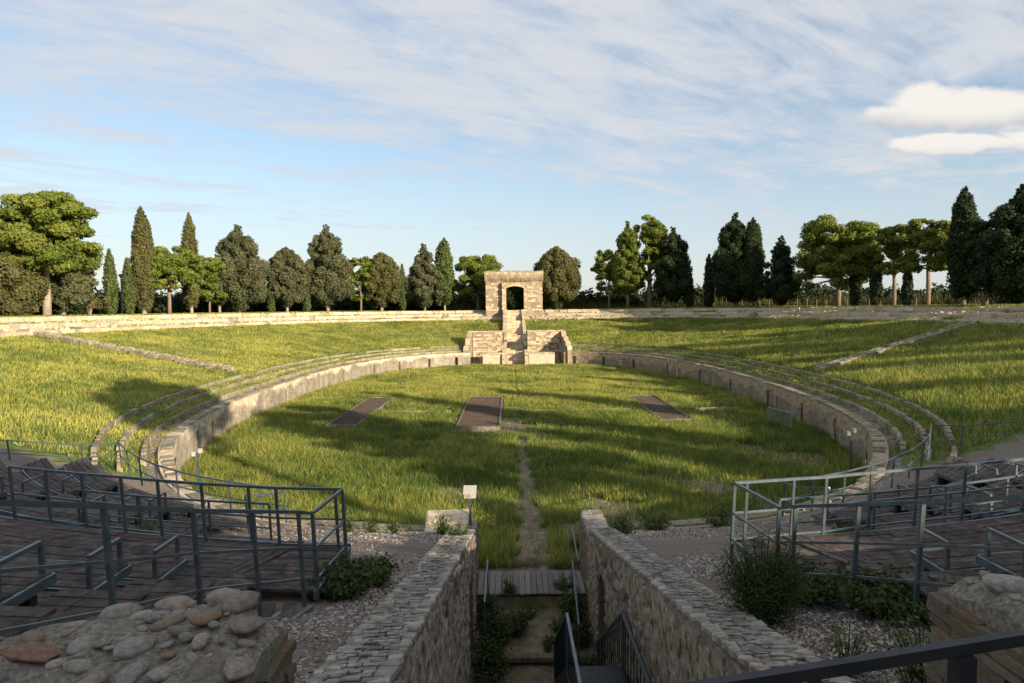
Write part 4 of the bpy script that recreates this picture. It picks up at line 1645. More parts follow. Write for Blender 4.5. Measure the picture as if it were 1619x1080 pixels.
# thin kerb crossing the arena
t_ = thing('cross_kerb', 'thin straight stone kerb crossing the whole arena at mid length', 'kerb', (0, 51.6, -.2))
x = -17.5
while x < 16.5:
    ln = R.uniform(.8, 1.3)
    if not (-4.4 < x + ln and x < -1.1) and not (9.6 < x + ln and x < 12.3) and not (-13.3 < x + ln and x < -10.8):
        piece('stone', R.choice(KERB), t_, (x + ln / 2, 51.6, -.27), (0, 0, 0), (ln * .98, .10, .5))
    x += ln
# white box on a post by the corridor mouth
t_ = thing('sign_box', 'white boxed lectern on a thin post left of the corridor mouth', 'sign', (-1.8, 20.6, .9))
b = MB()
b.bar((-1.8, 20.6, .8), (-1.8, 20.6, 1.98), .07)
link('post', b.mesh('sign_post', 'metal'), t_)
b = MB()
b.hexa([(-1.98, 20.50, 1.93), (-1.62, 20.50, 1.93), (-1.62, 20.80, 1.93), (-1.98, 20.80, 1.93), (-1.98, 20.50, 2.06), (-1.62, 20.50, 2.06), (-1.62, 20.80, 2.20), (-1.98, 20.80, 2.20)])
link('box', b.mesh('sign_box', 'pale'), t_)
b = MB()
b.hexa([(-2.0, 20.48, 2.07), (-1.6, 20.48, 2.07), (-1.6, 20.82, 2.22), (-2.0, 20.82, 2.22), (-2.0, 20.48, 2.10), (-1.6, 20.48, 2.10), (-1.6, 20.82, 2.25), (-2.0, 20.82, 2.25)])
link('lid', b.mesh('sign_lid', 'white'), t_)
# lamps on poles
for (x, y, zt, lab) in ((-14.25, 29.6, 1.55, 'slim post with two white lamp heads in front of the left arena wall'), (15.35, 31.6, 1.75, 'slim post with two white lamp heads in front of the right arena wall')):
    t_ = thing('lamp_post', lab, 'lamp post', (x, y, -.3), 'small lamp posts in the arena')
    b = MB()
    b.bar((x, y, -.35), (x, y, zt), .08)
    link('post', b.mesh('lamp_pole', 'metal'), t_)
    for dx in (-.14, .14):
        b = MB()
        b.box(x + dx - .07, x + dx + .07, y - .10, y + .06, zt - .09 + dx * .5, zt + .10 + dx * .5)
        link('lamp_head', b.mesh('lamp_head', 'white'), t_)


def barrier(x, y, a, lab, h=1.0, L_=2.2, n=9):
    t_ = thing('crowd_barrier', lab, 'barrier', (x, y, -.3))
    d = Vector((math.cos(a), math.sin(a), 0))
    c = Vector((x, y, 0))
    b = MB()
    for z in (.0, h - .04):
        b.bar(c - d * L_ / 2 + Vector((0, 0, z)), c + d * L_ / 2 + Vector((0, 0, z)), .05)
    for s in (-1, 1):
        b.bar(c + d * s * L_ / 2 + Vector((0, 0, -.3)), c + d * s * L_ / 2 + Vector((0, 0, h)), .05)
    link('frame', b.mesh('crowd_frame', 'zinc'), t_)
    for k in range(n):
        q = c + d * L_ * ((k + 1) / (n + 1) - .5)
        b = MB()
        b.bar(q, q + Vector((0, 0, h - .05)), .03)
        link('bar', b.mesh('crowd_bar', 'zinc'), t_)


barrier(17.0, 44.2, math.radians(-78), 'grey metal crowd barrier leaning by the right arena wall', h=.9, L_=2.6, n=12)


# ------------------------------------------------------------------ trees
def tonefor(n, base, rnd=.22, k=3):
    t = base + (rng.random(n) - .5) * rnd * 2
    return np.repeat(np.clip(t, 0, 1), k)


def leaf_tris(c, nrm, size, aspect=1.0):
    """three-cornered leaf clumps centred at c, normals nrm jittered"""
    n = len(c)
    d = nrm + rng.normal(0, .55, (n, 3))
    d /= np.linalg.norm(d, axis=1)[:, None] + 1e-9
    a = rng.normal(0, 1, (n, 3))
    u = np.cross(d, a)
    u /= np.linalg.norm(u, axis=1)[:, None] + 1e-9
    v = np.cross(d, u)
    s = (size * (.6 + .8 * rng.random(n)))[:, None]
    q = np.empty((n, 3, 3))
    q[:, 0] = c + u * s * 1.1
    q[:, 1] = c - u * s * .6 + v * s * .72 * aspect
    q[:, 2] = c - u * s * .6 - v * s * .72 * aspect
    return q.reshape(-1, 3)


def puffs_to_crown(name, puffs, mat, size, density, core=None, inside=.62):
    """puffs: list (x,y,z,rx,rz,tone)"""
    V, T = [], []
    pf = np.array([p[:5] for p in puffs])
    for i, (x, y, z, rx, rz, tn) in enumerate(puffs):
        n = int(density * 4 * math.pi * rx * (rx + rz) / 2 / (size * size))
        if n < 4:
            n = 4
        d = rng.normal(0, 1, (n, 3))
        d /= np.linalg.norm(d, axis=1)[:, None]
        rad = 1 - .45 * rng.random(n) ** 2 + rng.normal(0, .07, n)
        c = np.array([x, y, z]) + d * rad[:, None] * np.array([rx, rx, rz])
        # drop what lies deep inside other puffs
        keep = np.ones(n, bool)
        dd = (c[:, None, :] - pf[None, :, :3]) / np.stack([pf[:, 3], pf[:, 3], pf[:, 4]], -1)[None]
        r2 = (dd ** 2).sum(-1)
        r2[:, i] = 9
        keep = r2.min(1) > inside ** 2
        c, d = c[keep], d[keep]
        V.append(leaf_tris(c, d, np.full(len(c), size)))
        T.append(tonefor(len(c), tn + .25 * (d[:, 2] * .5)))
    V, T = np.concatenate(V), np.concatenate(T)
    if core:  # opaque inner shells, added to stop light passing through the crown
        cv = []
        for (x, y, z, rx, rz, tn) in puffs:
            k, m = 7, 4
            for a in range(k):
                for e in range(m):
                    f = lambda aa, ee: (x + rx * .62 * math.cos(2 * math.pi * aa / k) * math.sin(math.pi * ee / m), y + rx * .62 * math.sin(2 * math.pi * aa / k) * math.sin(math.pi * ee / m),
                                        z + rz * .62 * math.cos(math.pi * ee / m))
                    cv += [f(a, e), f(a + 1, e), f(a + 1, e + 1), f(a, e), f(a + 1, e + 1), f(a, e + 1)]
        V = np.vstack([V, np.array(cv)])
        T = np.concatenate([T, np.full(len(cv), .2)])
    return np_mesh(name, V, 3, mat, T)


def tree(kind, x, y, h, w, lab, name, mat, base=.12, group='trees standing round the rim', lean=0.0, bark='palebark', dens=1.0, size=.165, tr=.22, seed=0, z0=None, far=False, double=False):
    r = random.Random(seed + int(x * 7 + y * 13))
    zb = (zat(x, y) if z0 is None else z0) - .05
    root = thing(name, lab, 'tree', (x, y, zb), group)
    puffs, limbs = [], []
    if kind in ('cypress', 'cone', 'round', 'fir'):
        z0_ = h * base
        H = h - z0_
        if kind == 'cypress':
            prof = lambda s: min(1, (s * 3.6 + .55)) * (1 - s ** 4.6) ** .85
            K, pr, el = int(16 + 3.2 * H), .42, 1.9
        elif kind == 'round':
            prof = lambda s: (math.sin(math.pi * min(1, .16 + s * .84)) ** .55) * (1.0 if s < .75 else .95)
            K, pr, el = int(30 + w * w * .8), .26, 1.0
        elif kind == 'fir':
            prof = lambda s: (1 - s) ** .75 * min(1, .55 + s * 3) * (1 + .12 * math.sin(s * 26))
            K, pr, el = int(30 + 3.0 * H), .27, .8
        else:
            prof = lambda s: min(1, .62 + s * 2.2) * (1 - s ** 2.0) ** .8 + .09 * math.sin(s * 19)
            K, pr, el = int(34 + 3.2 * H), .27, 1.05
        for i in range(K):
            s = (i + .5) / K
            s = s ** .92
            R_ = max(.12, prof(s)) * w / 2
            a = i * 2.399 + r.uniform(-.4, .4)
            rp = max(.2, R_ * pr * r.uniform(.7, 1.45) + .10)
            rr = max(0, R_ - rp * r.uniform(.2 if kind != 'cypress' else .6, 1.0))
            puffs.append((rr * math.cos(a) + lean * s * H, rr * math.sin(a), z0_ + s * H + max(0, rp * .8 - s * H), rp, rp * el, r.uniform(.3, .62)))
        for i in range(int(K * .5)):
            s = r.random() * .9
            R_ = prof(s) * w / 2 * .5
            puffs.append((lean * s * H, 0, z0_ + s * H + .2, max(.2, R_), max(.3, R_ * 1.3), .35))
        if double:
            for i in range(12):
                s = i / 12
                puffs.append((w * .36, 0, z0_ + H * (.45 + .40 * s), w * .22 * (1 - s * .8), w * .3, .45))
        if kind in ('cone', 'round') and w > 5:
            for i in range(14):
                s = r.uniform(.05, .8)
                R_ = prof(s) * w / 2 * 1.08
                a = r.uniform(0, 6.28)
                puffs.append((R_ * math.cos(a), R_ * math.sin(a), z0_ + s * H, .35, .3, r.uniform(.45, .7)))
        limbs.append(([(0, 0, -.3), (0, 0, z0_), (lean * H * .6, 0, h * .75)], [tr, tr * .85, tr * .3]))
    elif kind in ('pine', 'umbrella', 'flat'):
        if kind == 'flat':
            cz, rv = h * .87, h * .12
        else:
            cz = h * (.66 if kind == 'umbrella' else .60)
            rv = h * (.34 if kind == 'umbrella' else .40)
        K = int(34 + w * 4.5)
        for i in range(K):
            u = r.uniform(-.7 if kind != 'pine' else -.9, 1)
            a = i * 2.399 + r.uniform(-.5, .5)
            rr = (w / 2) * math.sqrt(max(0, 1 - u * u * .75)) * r.uniform(.5, 1.0)
            rp = w * r.uniform(.07, .135)
            puffs.append((rr * math.cos(a) + lean * h, rr * math.sin(a), cz + u * rv - (0 if kind == 'umbrella' else abs(rr) * .1 * r.random()), rp, rp * (.62 if kind == 'umbrella' else .7), r.uniform(.35, .75)))
        for i in range(7):
            puffs.append((r.uniform(-.2, .2) * w + lean * h, r.uniform(-.2, .2) * w, cz + r.uniform(-.2, .5) * rv, w * .17, w * .13, .4))
        tr_top = cz - rv * .55
        limbs.append(([(0, 0, -.3), (lean * h * .3 + .05, 0, h * .22), (lean * h * .7, .05, tr_top), (lean * h, 0, cz + rv * .3)], [tr * 1.15, tr, tr * .8, tr * .3]))
        for i in range(7):
            p = puffs[r.randrange(len(puffs) - 7)]
            z1 = tr_top * r.uniform(.8, 1.05)
            limbs.append(([(lean * h * .6, 0, z1), (p[0] * .5 + lean * h * .4, p[1] * .5, z1 + (p[2] - z1) * .45), (p[0], p[1], p[2])], [tr * .5, tr * .36, tr * .12]))
    elif kind == 'bare':
        for i in range(26):
            a, e = r.uniform(0, 6.28), r.uniform(.2, 1)
            puffs.append((w / 2 * math.cos(a) * r.uniform(.2, .95), w / 2 * math.sin(a) * r.uniform(.2, .95), h * e, .42, .4, r.uniform(.2, .9)))
        for i in range(8):
            p = puffs[i]
            limbs.append(([(0, 0, -.2), (p[0] * .25, p[1] * .25, p[2] * .4), (p[0], p[1], p[2])], [tr * .7, tr * .45, .03]))
    b = MB()
    for pts, rad in limbs:
        b.tube(pts, rad, 7)
    tk = link('trunk', b.mesh('trunk', bark, True), root, world=False)
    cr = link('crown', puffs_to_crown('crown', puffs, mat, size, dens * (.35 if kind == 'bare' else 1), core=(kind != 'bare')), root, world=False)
    return root


TREES = [
    # kind, x, y, height, width, name, material, base, label, extras
    ('umbrella', -50.9, 74.5, 12.6, 10.6, 'pine_tree', 'pin', 0, 'big spreading pine with forked pale limbs at the left edge of the row', dict(tr=.42, bark='palebark')),
    ('round', -53.6, 71.5, 6.8, 6.9, 'evergreen_oak', 'brn', .03, 'bushy dark evergreen under the big pine at the left edge', dict()),
    ('round', -51.4, 78.0, 7.3, 6.0, 'cypress_tree', 'ced', .17, 'round grey-green crown with pale trunk right of the big spreading pine', dict(tr=.30)),
    ('bare', -50.7, 81.8, 5.2, 4.1, 'small_tree', 'dry', 0, 'small thin-leaved tree between the round crown and the first slim cypress', dict(tr=.16)),
    ('cypress', -49.9, 84.8, 8.0, 1.60, 'cypress_tree', 'cyp', .02, 'slim green cypress, taller of the small pair at left', dict(tr=.12, size=.15)),
    ('cypress', -49.2, 87.4, 7.1, 1.44, 'cypress_tree', 'cyp', .02, 'slim green cypress, shorter of the small pair at left', dict(tr=.12, size=.15)),
    ('cypress', -48.6, 90.0, 14.0, 2.72, 'cypress_tree', 'brn', .075, 'tallest brownish two-tipped cypress with short pale trunk, left side', dict(tr=.34, double=True, size=.15)),
    ('umbrella', -47.0, 93.4, 8.9, 8.0, 'pine_tree', 'pin', 0, 'bright green umbrella pine between the two tall brown cypresses', dict(tr=.24, bark='bark')),
    ('cypress', -46.2, 98.2, 14.2, 2.48, 'cypress_tree', 'brn', .08, 'tall brownish cypress rising behind the bright umbrella pine', dict(tr=.26, size=.15)),
    ('pine', -44.6, 100.4, 8.2, 5.4, 'pine_tree', 'pin', 0, 'small bright pine with slanting trunk right of the second tall cypress', dict(tr=.15, bark='bark', lean=-.0)),
    ('cone', -42.0, 105.0, 13.4, 8.4, 'cypress_tree', 'ced', .13, 'very broad ragged cypress left of the middle of the row', dict(tr=.30)),
    ('cone', -44.4, 103.4, 8.8, 5.0, 'cypress_tree', 'ced', .22, 'lower cypress pressed against the left flank of the very broad one', dict(tr=.22)),
    ('cypress', -38.8, 109.8, 5.0, 1.04, 'cypress_tree', 'cyp', .02, 'tiny slim cypress between the very broad one and the next broad crown', dict(tr=.1, size=.15)),
    ('round', -37.0, 112.0, 10.4, 6.3, 'cypress_tree', 'ced', .18, 'broad flat-topped grey-green cypress right of the tiny slim one', dict(tr=.26)),
    ('cypress', -34.5, 114.5, 6.3, 1.20, 'cypress_tree', 'cyp', .02, 'small slim cypress just left of the tall conical crown', dict(tr=.1, size=.15)),
    ('cone', -31.7, 117.0, 14.8, 7.7, 'cypress_tree', 'ced', .15, 'tall conical grey-green cypress standing alone left of centre', dict(tr=.28)),
    ('pine', -26.8, 120.6, 9.4, 5.1, 'pine_tree', 'pin', 0, 'thin light-green pine left of the dark round crown', dict(tr=.17, bark='bark', dens=.7)),
    ('round', -23.5, 122.5, 10.3, 6.7, 'cypress_tree', 'brn', .17, 'dark round brownish crown on a pale trunk left of the portal', dict(tr=.32)),
    ('cypress', -20.0, 124.2, 8.4, 1.36, 'cypress_tree', 'cyp', .03, 'slim dark cypress right of the dark round brownish crown', dict(tr=.1, size=.15)),
    ('fir', -16.2, 125.5, 12.2, 8.4, 'cypress_tree', 'ced', .16, 'ragged conical cypress whose right flank touches a pointed one', dict(tr=.26)),
    ('cypress', -12.6, 126.5, 13.3, 3.52, 'cypress_tree', 'cyp', .12, 'smooth pointed cypress between the ragged cone and the pine by the portal', dict(tr=.22, size=.22)),
    ('pine', -6.6, 128.5, 10.0, 9.7, 'pine_tree', 'pin', 0, 'wide bright pine directly left of the portal', dict(tr=.28, bark='bark')),
    ('round', 8.2, 127.6, 11.3, 8.2, 'cypress_tree', 'brn', .15, 'large round brownish crown directly right of the portal', dict(tr=.32)),
    ('pine', 17.6, 125.2, 10.6, 6.4, 'pine_tree', 'pin', 0, 'loose light-green pine right of the round crown beside the portal', dict(tr=.20, bark='bark', dens=.75)),
    ('pine', 24.6, 123.0, 16.4, 7.7, 'pine_tree', 'pin', 0, 'tallest pine in the clump right of the portal, trunk showing through', dict(tr=.42, bark='bark')),
    ('cone', 20.6, 122.6, 15.6, 5.8, 'pine_tree', 'pin', .2, 'narrow leafy pine forming the left part of the tall clump', dict(tr=.3, bark='bark')),
    ('cone', 28.2, 120.2, 14.2, 6.7, 'cypress_tree', 'drk', .14, 'dark cypress forming the right part of the tall clump', dict(tr=.3, bark='bark')),
    ('cypress', 30.6, 118.2, 6.4, 1.36, 'cypress_tree', 'drk', .02, 'short dark slim cypress at the right foot of the tall clump', dict(tr=.1, size=.15)),
    ('cypress', 33.2, 115.8, 9.0, 1.76, 'cypress_tree', 'drk', .02, 'lone pointed black-green cypress right of the tall clump', dict(tr=.12, size=.15)),
    ('cone', 36.4, 112.4, 15.5, 7.4, 'cypress_tree', 'drk', .13, 'tall ragged dark cypress, left of a touching pair', dict(tr=.3, bark='bark')),
    ('cypress', 38.6, 110.2, 14.3, 3.52, 'cypress_tree', 'drk', .12, 'narrow dark cypress, right of a touching pair', dict(tr=.24, bark='bark')),
    ('fir', 41.4, 105.8, 11.0, 7.0, 'fir_tree', 'drk', .12, 'dark pointed fir with layered branches right of the touching pair', dict(tr=.22, bark='bark')),
    ('pine', 46.1, 97.0, 12.3, 11.4, 'pine_tree', 'pin', 0, 'wide open pine with forking dark limbs and sky showing under it', dict(tr=.34, bark='bark', dens=.8)),
    ('cypress', 47.3, 94.0, 5.3, 1.52, 'cypress_tree', 'drk', .02, 'short leaning dark cypress under the wide open pine', dict(tr=.1, lean=-.10, size=.15)),
    ('cypress', 48.2, 91.0, 8.0, 1.60, 'cypress_tree', 'drk', .03, 'slim dark cypress between the wide open pine and the two domed pines', dict(tr=.12, size=.15)),
    ('umbrella', 49.3, 88.6, 10.3, 5.5, 'pine_tree', 'pin', 0, 'left of two touching domed pines at right', dict(tr=.24, bark='bark')),
    ('cypress', 49.5, 85.9, 4.6, 1.36, 'cypress_tree', 'drk', .02, 'small egg-shaped dark cypress under the two domed pines', dict(tr=.1, size=.15)),
    ('umbrella', 50.4, 83.2, 10.6, 6.7, 'pine_tree', 'pin', 0, 'right and larger of two touching domed pines at right', dict(tr=.26, bark='bark')),
    ('cypress', 51.4, 78.2, 13.4, 3.28, 'cypress_tree', 'drk', .10, 'tall broad black-green cypress near the right edge', dict(tr=.3, bark='bark')),
    ('pine', 51.6, 75.0, 9.6, 5.1, 'pine_tree', 'drk', 0, 'dark pine with a bent leaning trunk beside the tall broad cypress', dict(tr=.3, bark='bark', lean=.06)),
    ('cone', 52.3, 70.6, 12.4, 7.7, 'cypress_tree', 'drk', .12, 'big dark crown at the very right edge of the row', dict(tr=.32, bark='bark')),
    ('round', .4, 134.0, 6.0, 9.0, 'evergreen_tree', 'drk', .05, 'dark evergreen seen through the doorway of the portal', dict(tr=.3, bark='bark')),
]
for i, (kd, x, y, h, w, nm, mt, bs_, lab, ex) in enumerate(TREES):
    ex = dict(ex)
    tree(kd, x, y, h, w, lab, nm, mt, base=bs_ if bs_ else .12, seed=i * 3, **ex)

# trees on the rest of the ring: beside and behind the camera; they throw the long shadows seen in the picture
BEHIND = [
    # u (across the sun), v (along it), height, width
]


def ringtree(x, y, h, w, kind, i):
    word = {'round': 'round-crowned tree', 'umbrella': 'spreading pine', 'flat': 'flat-topped pine', 'cone': 'conical tree', 'cypress': 'slender cypress'}[kind]
    nth = 'first second third fourth fifth sixth seventh eighth ninth tenth eleventh twelfth thirteenth fourteenth fifteenth sixteenth seventeenth eighteenth nineteenth twentieth twenty-first twenty-second twenty-third twenty-fourth'.split()[i]
    tree(kind, x, y, h, w, word + ' beside or behind the viewpoint, ' + nth + ' of its curving row counted from the left', 'pine_tree' if kind in ('pine', 'umbrella', 'flat') else 'cypress_tree', 'pin' if kind in ('pine', 'umbrella', 'flat') else 'drk',
         base=.12, group='trees on the rim behind the viewpoint', bark='bark', dens=.4, size=.45, tr=.35, seed=400 + i)


def uv(u, v):
    return ((u - v) / math.sqrt(2), (u + v) / math.sqrt(2))


SHADERS = [
    # across the sun, along it, height, width, kind
    (-16, -21, 11, 9, 'round'), (-9, -23, 12, 9, 'round'), (-2.5, -25, 12.5, 8, 'round'), (3.8, -27, 11.6, 6.5, 'round'), (8.6, -30, 6.6, 5, 'round'), (13.2, -29, 6.4, 5.5, 'round'),
    (18, -31, 6.6, 5.5, 'round'), (14.3, -34, 18.6, 8.6, 'flat'), (24.3, -33, 15.4, 9.5, 'umbrella'), (31.4, -34, 11.5, 4.5, 'cone'), (35.2, -35, 17.4, 3.4, 'cypress'),
    (39, -33, 6.5, 5, 'round'), (44.3, -30, 15.0, 3.4, 'cypress'), (49, -28, 5.5, 5, 'round'), (53.6, -26, 11, 4.5, 'cone'), (58.6, -22.5, 12.4, 3.2, 'cypress'),
    (62.8, -19, 8.5, 4, 'round'), (67.3, -14, 11.6, 6.5, 'round'), (73, -8, 11.4, 6, 'cone'), (78, 0, 8, 5, 'round'),
]
for i, (u, v, h, w, kd) in enumerate(SHADERS):
    x, y = uv(u, v)
    ringtree(x, y, h, w, kd, i)


# distant hedge and scrub behind the row of trees
def treeline():
    V, T = [], []
    n_p = 0
    for t in np.radians(np.arange(-25, 205, .45)):
        for lay in range(3):
            o = 43 + lay * 7 + rng.uniform(-3, 3)
            x, y = P(t, o)
            x, y = float(x), float(y)
            if y < 40:
                continue
            right = x > 25 and y < 118
            if rng.random() < (.5 if right else .22):
                continue
            hh = rng.uniform(1.4, 3.4) if right else rng.uniform(1.8, 4.8)
            zb = 7.2
            nl = int(95 if right else 150)
            d = rng.normal(0, 1, (nl, 3))
            d /= np.linalg.norm(d, axis=1)[:, None]
            c = np.array([x, y, zb + hh * .42]) + d * (rng.random(nl) ** .4)[:, None] * np.array([1.6, 1.6, hh * .6])
            V.append(leaf_tris(c, d, np.full(nl, .36)))
            T.append(tonefor(nl, rng.uniform(.1, .6), .2))
    me = np_mesh('treeline', np.concatenate(V), 3, 'drk', np.concatenate(T))
    tag(link('treeline', me), 'dark hedge and scrub massed behind the row of trees', kind='stuff')
    # dry reeds and light scrub on the right, lit between the trunks
    n = 26000
    t = rng.uniform(math.radians(15), math.radians(100), n)
    o = rng.uniform(37, 52, n)
    x, y = P(t, o)
    h = rng.uniform(.5, 2.3, n) * (.4 + .9 * vnoise(x, y, 4))
    a = rng.uniform(0, 6.28, n)
    w = .06
    z = np.full(n, 7.25)
    q = np.empty((n, 3, 3))
    q[:, 0] = np.stack([x - np.cos(a) * w, y - np.sin(a) * w, z], -1)
    q[:, 1] = np.stack([x + np.cos(a) * w, y + np.sin(a) * w, z], -1)
    q[:, 2] = np.stack([x + rng.normal(0, .25, n), y + rng.normal(0, .25, n), z + h], -1)
    me = np_mesh('reeds', q.reshape(-1, 3), 3, 'dry', np.repeat(rng.uniform(.0, .7, n), 3))
    tag(link('reeds', me), 'dry reeds and brush between the trunks on the right', kind='stuff')


treeline()

# field fence behind the trees on the right
t_ = thing('field_fence', 'thin wooden post fence behind the trees on the right', 'fence', (50, 85, 7.3))
fpts = []
for d in np.arange(22, 60, 1.6):
    x, y = P(math.radians(d), 36.2)
    fpts.append((float(x), float(y)))
for x, y in fpts:
    b = MB()
    b.bar((x, y, 7.2), (x + R.uniform(-.05, .05), y, 8.55 + R.uniform(-.1, .1)), .09)
    link('post', b.mesh('fence_post', 'bark'), t_)
b = MB()
for (x0, y0), (x1, y1) in zip(fpts, fpts[1:]):
    for z in (7.8, 8.3):
        b.bar((x0, y0, z), (x1, y1, z), .02)
link('wire', b.mesh('fence_wire', 'metal'), t_)
# street lamp between the small cypresses
t_ = thing('street_lamp', 'thin dark street lamp between the two small cypresses at left', 'street lamp', (-49.3, 86.1, 7.3))
b = MB()
b.bar((-49.3, 86.1, 7.2), (-49.3, 86.1, 12.0), .12)
link('post', b.mesh('street_post', 'dark'), t_)
b = MB()
b.tube([(-49.3, 86.1, 12.0), (-49.3, 86.1, 12.35), (-49.3, 86.1, 12.5)], [.1, .32, .12], 8)
link('lantern', b.mesh('lantern', 'dark'), t_)


# ------------------------------------------------------------------ grass, weeds and gravel chips
def frustum(x, y):
    dx, dy = x + .51, y + 3
    return (dy > 0) & (np.abs(dx) < dy * .80 + 4)


def blades(x, y, z, h, w, tone, lean=1.0):
    n = len(x)
    a = rng.uniform(0, 2 * math.pi, n)
    la = rng.uniform(0, 2 * math.pi, n)
    ll = h * rng.uniform(0, lean, n)
    q = np.empty((n, 3, 3))
    q[:, 0] = np.stack([x - np.cos(a) * w, y - np.sin(a) * w, z - .03], -1)
    q[:, 1] = np.stack([x + np.cos(a) * w, y + np.sin(a) * w, z - .03], -1)
    q[:, 2] = np.stack([x + np.cos(la) * ll, y + np.sin(la) * ll, z + h], -1)
    tn = np.empty((n, 3))
    tn[:, 0] = tn[:, 1] = np.clip(tone - .12, 0, 1)
    tn[:, 2] = np.clip(tone + .12, 0, 1)
    return q.reshape(-1, 3), tn.ravel()


def arena_grass():
    n = 1050000
    Y = 20.3 + (94.5 - 20.3) * rng.random(n) ** 1.35
    X = rng.uniform(-20.5, 20.5, n)
    o = offset_of(X, Y)
    bare = np.zeros(n)
    pathw = .08 + .52 * vnoise(X, Y, .7) + .25 * smooth(30, 21, Y)
    pd = np.abs(X - .12)
    bare = np.maximum(bare, (pd < pathw) * smooth(47, 40, Y) * (.96))
    bare = np.maximum(bare, (pd < .16) * (Y > 60) * .95)
    bare = np.maximum(bare, ((X > -1.1) & (X < 1.3) & (Y > 42.5) & (Y < 49.5)) * (vnoise(X, Y, .9) > .25) * .95)
    pt = vnoise(X, Y, 2.2) * .6 + vnoise(X, Y, .8) * .4
    rightpatch = smooth(1.2, 3, X) * smooth(13, 9, X) * smooth(34, 30, Y)
    bare = np.maximum(bare, rightpatch * (pt > .50) * .93)
    bare = np.maximum(bare, smooth(-1.2, -2.2, X) * smooth(-5, -3.5, X) * smooth(36, 30, Y) * smooth(26, 28, Y) * (pt > .53) * .9)
    bare = np.maximum(bare, (X > 1.3) * (X < 2.2 + .0 * X) * (Y < 25) * (pt > .35) * .9)
    bare = np.maximum(bare, ((X > 11.3) & (X < 16) & (Y > 48) & (Y < 53)) * (pt > .42) * .9)
    bare = np.maximum(bare, ((X > 12.3) & (X < 16.5) & (Y > 31) & (Y < 40)) * (pt > .52) * .9)
    bare = np.maximum(bare, (pt > .72) * .8)
    for gx0, gx1, gy0, gy1 in ((-4.3, -1.1, 43.6, 60.0), (-13.1, -10.9, 45.0, 60.1), (9.8, 12.1, 46.2, 59.5)):
        bare = np.maximum(bare, ((X > gx0) & (X < gx1) & (Y > gy0) & (Y < gy1)) * 1.0)
    keep = (o < -.12) & (rng.random(n) > bare)
    X, Y, pt = X[keep], Y[keep], pt[keep]
    n = len(X)
    big = vnoise(X, Y, 6.0)
    h = (.18 + .24 * vnoise(X, Y, 1.7) + .16 * vnoise(X, Y, .6) + .10 * big) * rng.uniform(.45, 1.3, n) * (1 - .25 * smooth(3, -1, np.abs(X) - 1))
    yel_sun = np.clip(.30 + .55 * smooth(50, 62, Y) + .22 * (vnoise(X, Y, 3.4) - .5) * 2, 0, 1)  # yellow flowers; the far end gets extra yellow, sunlight put into blade colour
    tone = np.where(rng.random(n) < yel_sun * .62, rng.uniform(.55, .95, n), rng.uniform(.02, .46, n)) + .35 * (big - .5) + .3 * (vnoise(X, Y, 1.3) - .5) + .35 * (vnoise(X, Y, .45) - .5)
    h *= .95
    w = (.007 + .00036 * Y) * rng.uniform(.7, 1.3, n)
    V, T = blades(X, Y, np.full(n, -.34) + (vnoise(X, Y, 2.0) - .5) * .14, h, w, tone)
    me = np_mesh('arena_grass', V, 3, 'gra', T)
    tag(link('grass', me), 'tall green grass with yellow flowers covering the arena floor', kind='stuff')


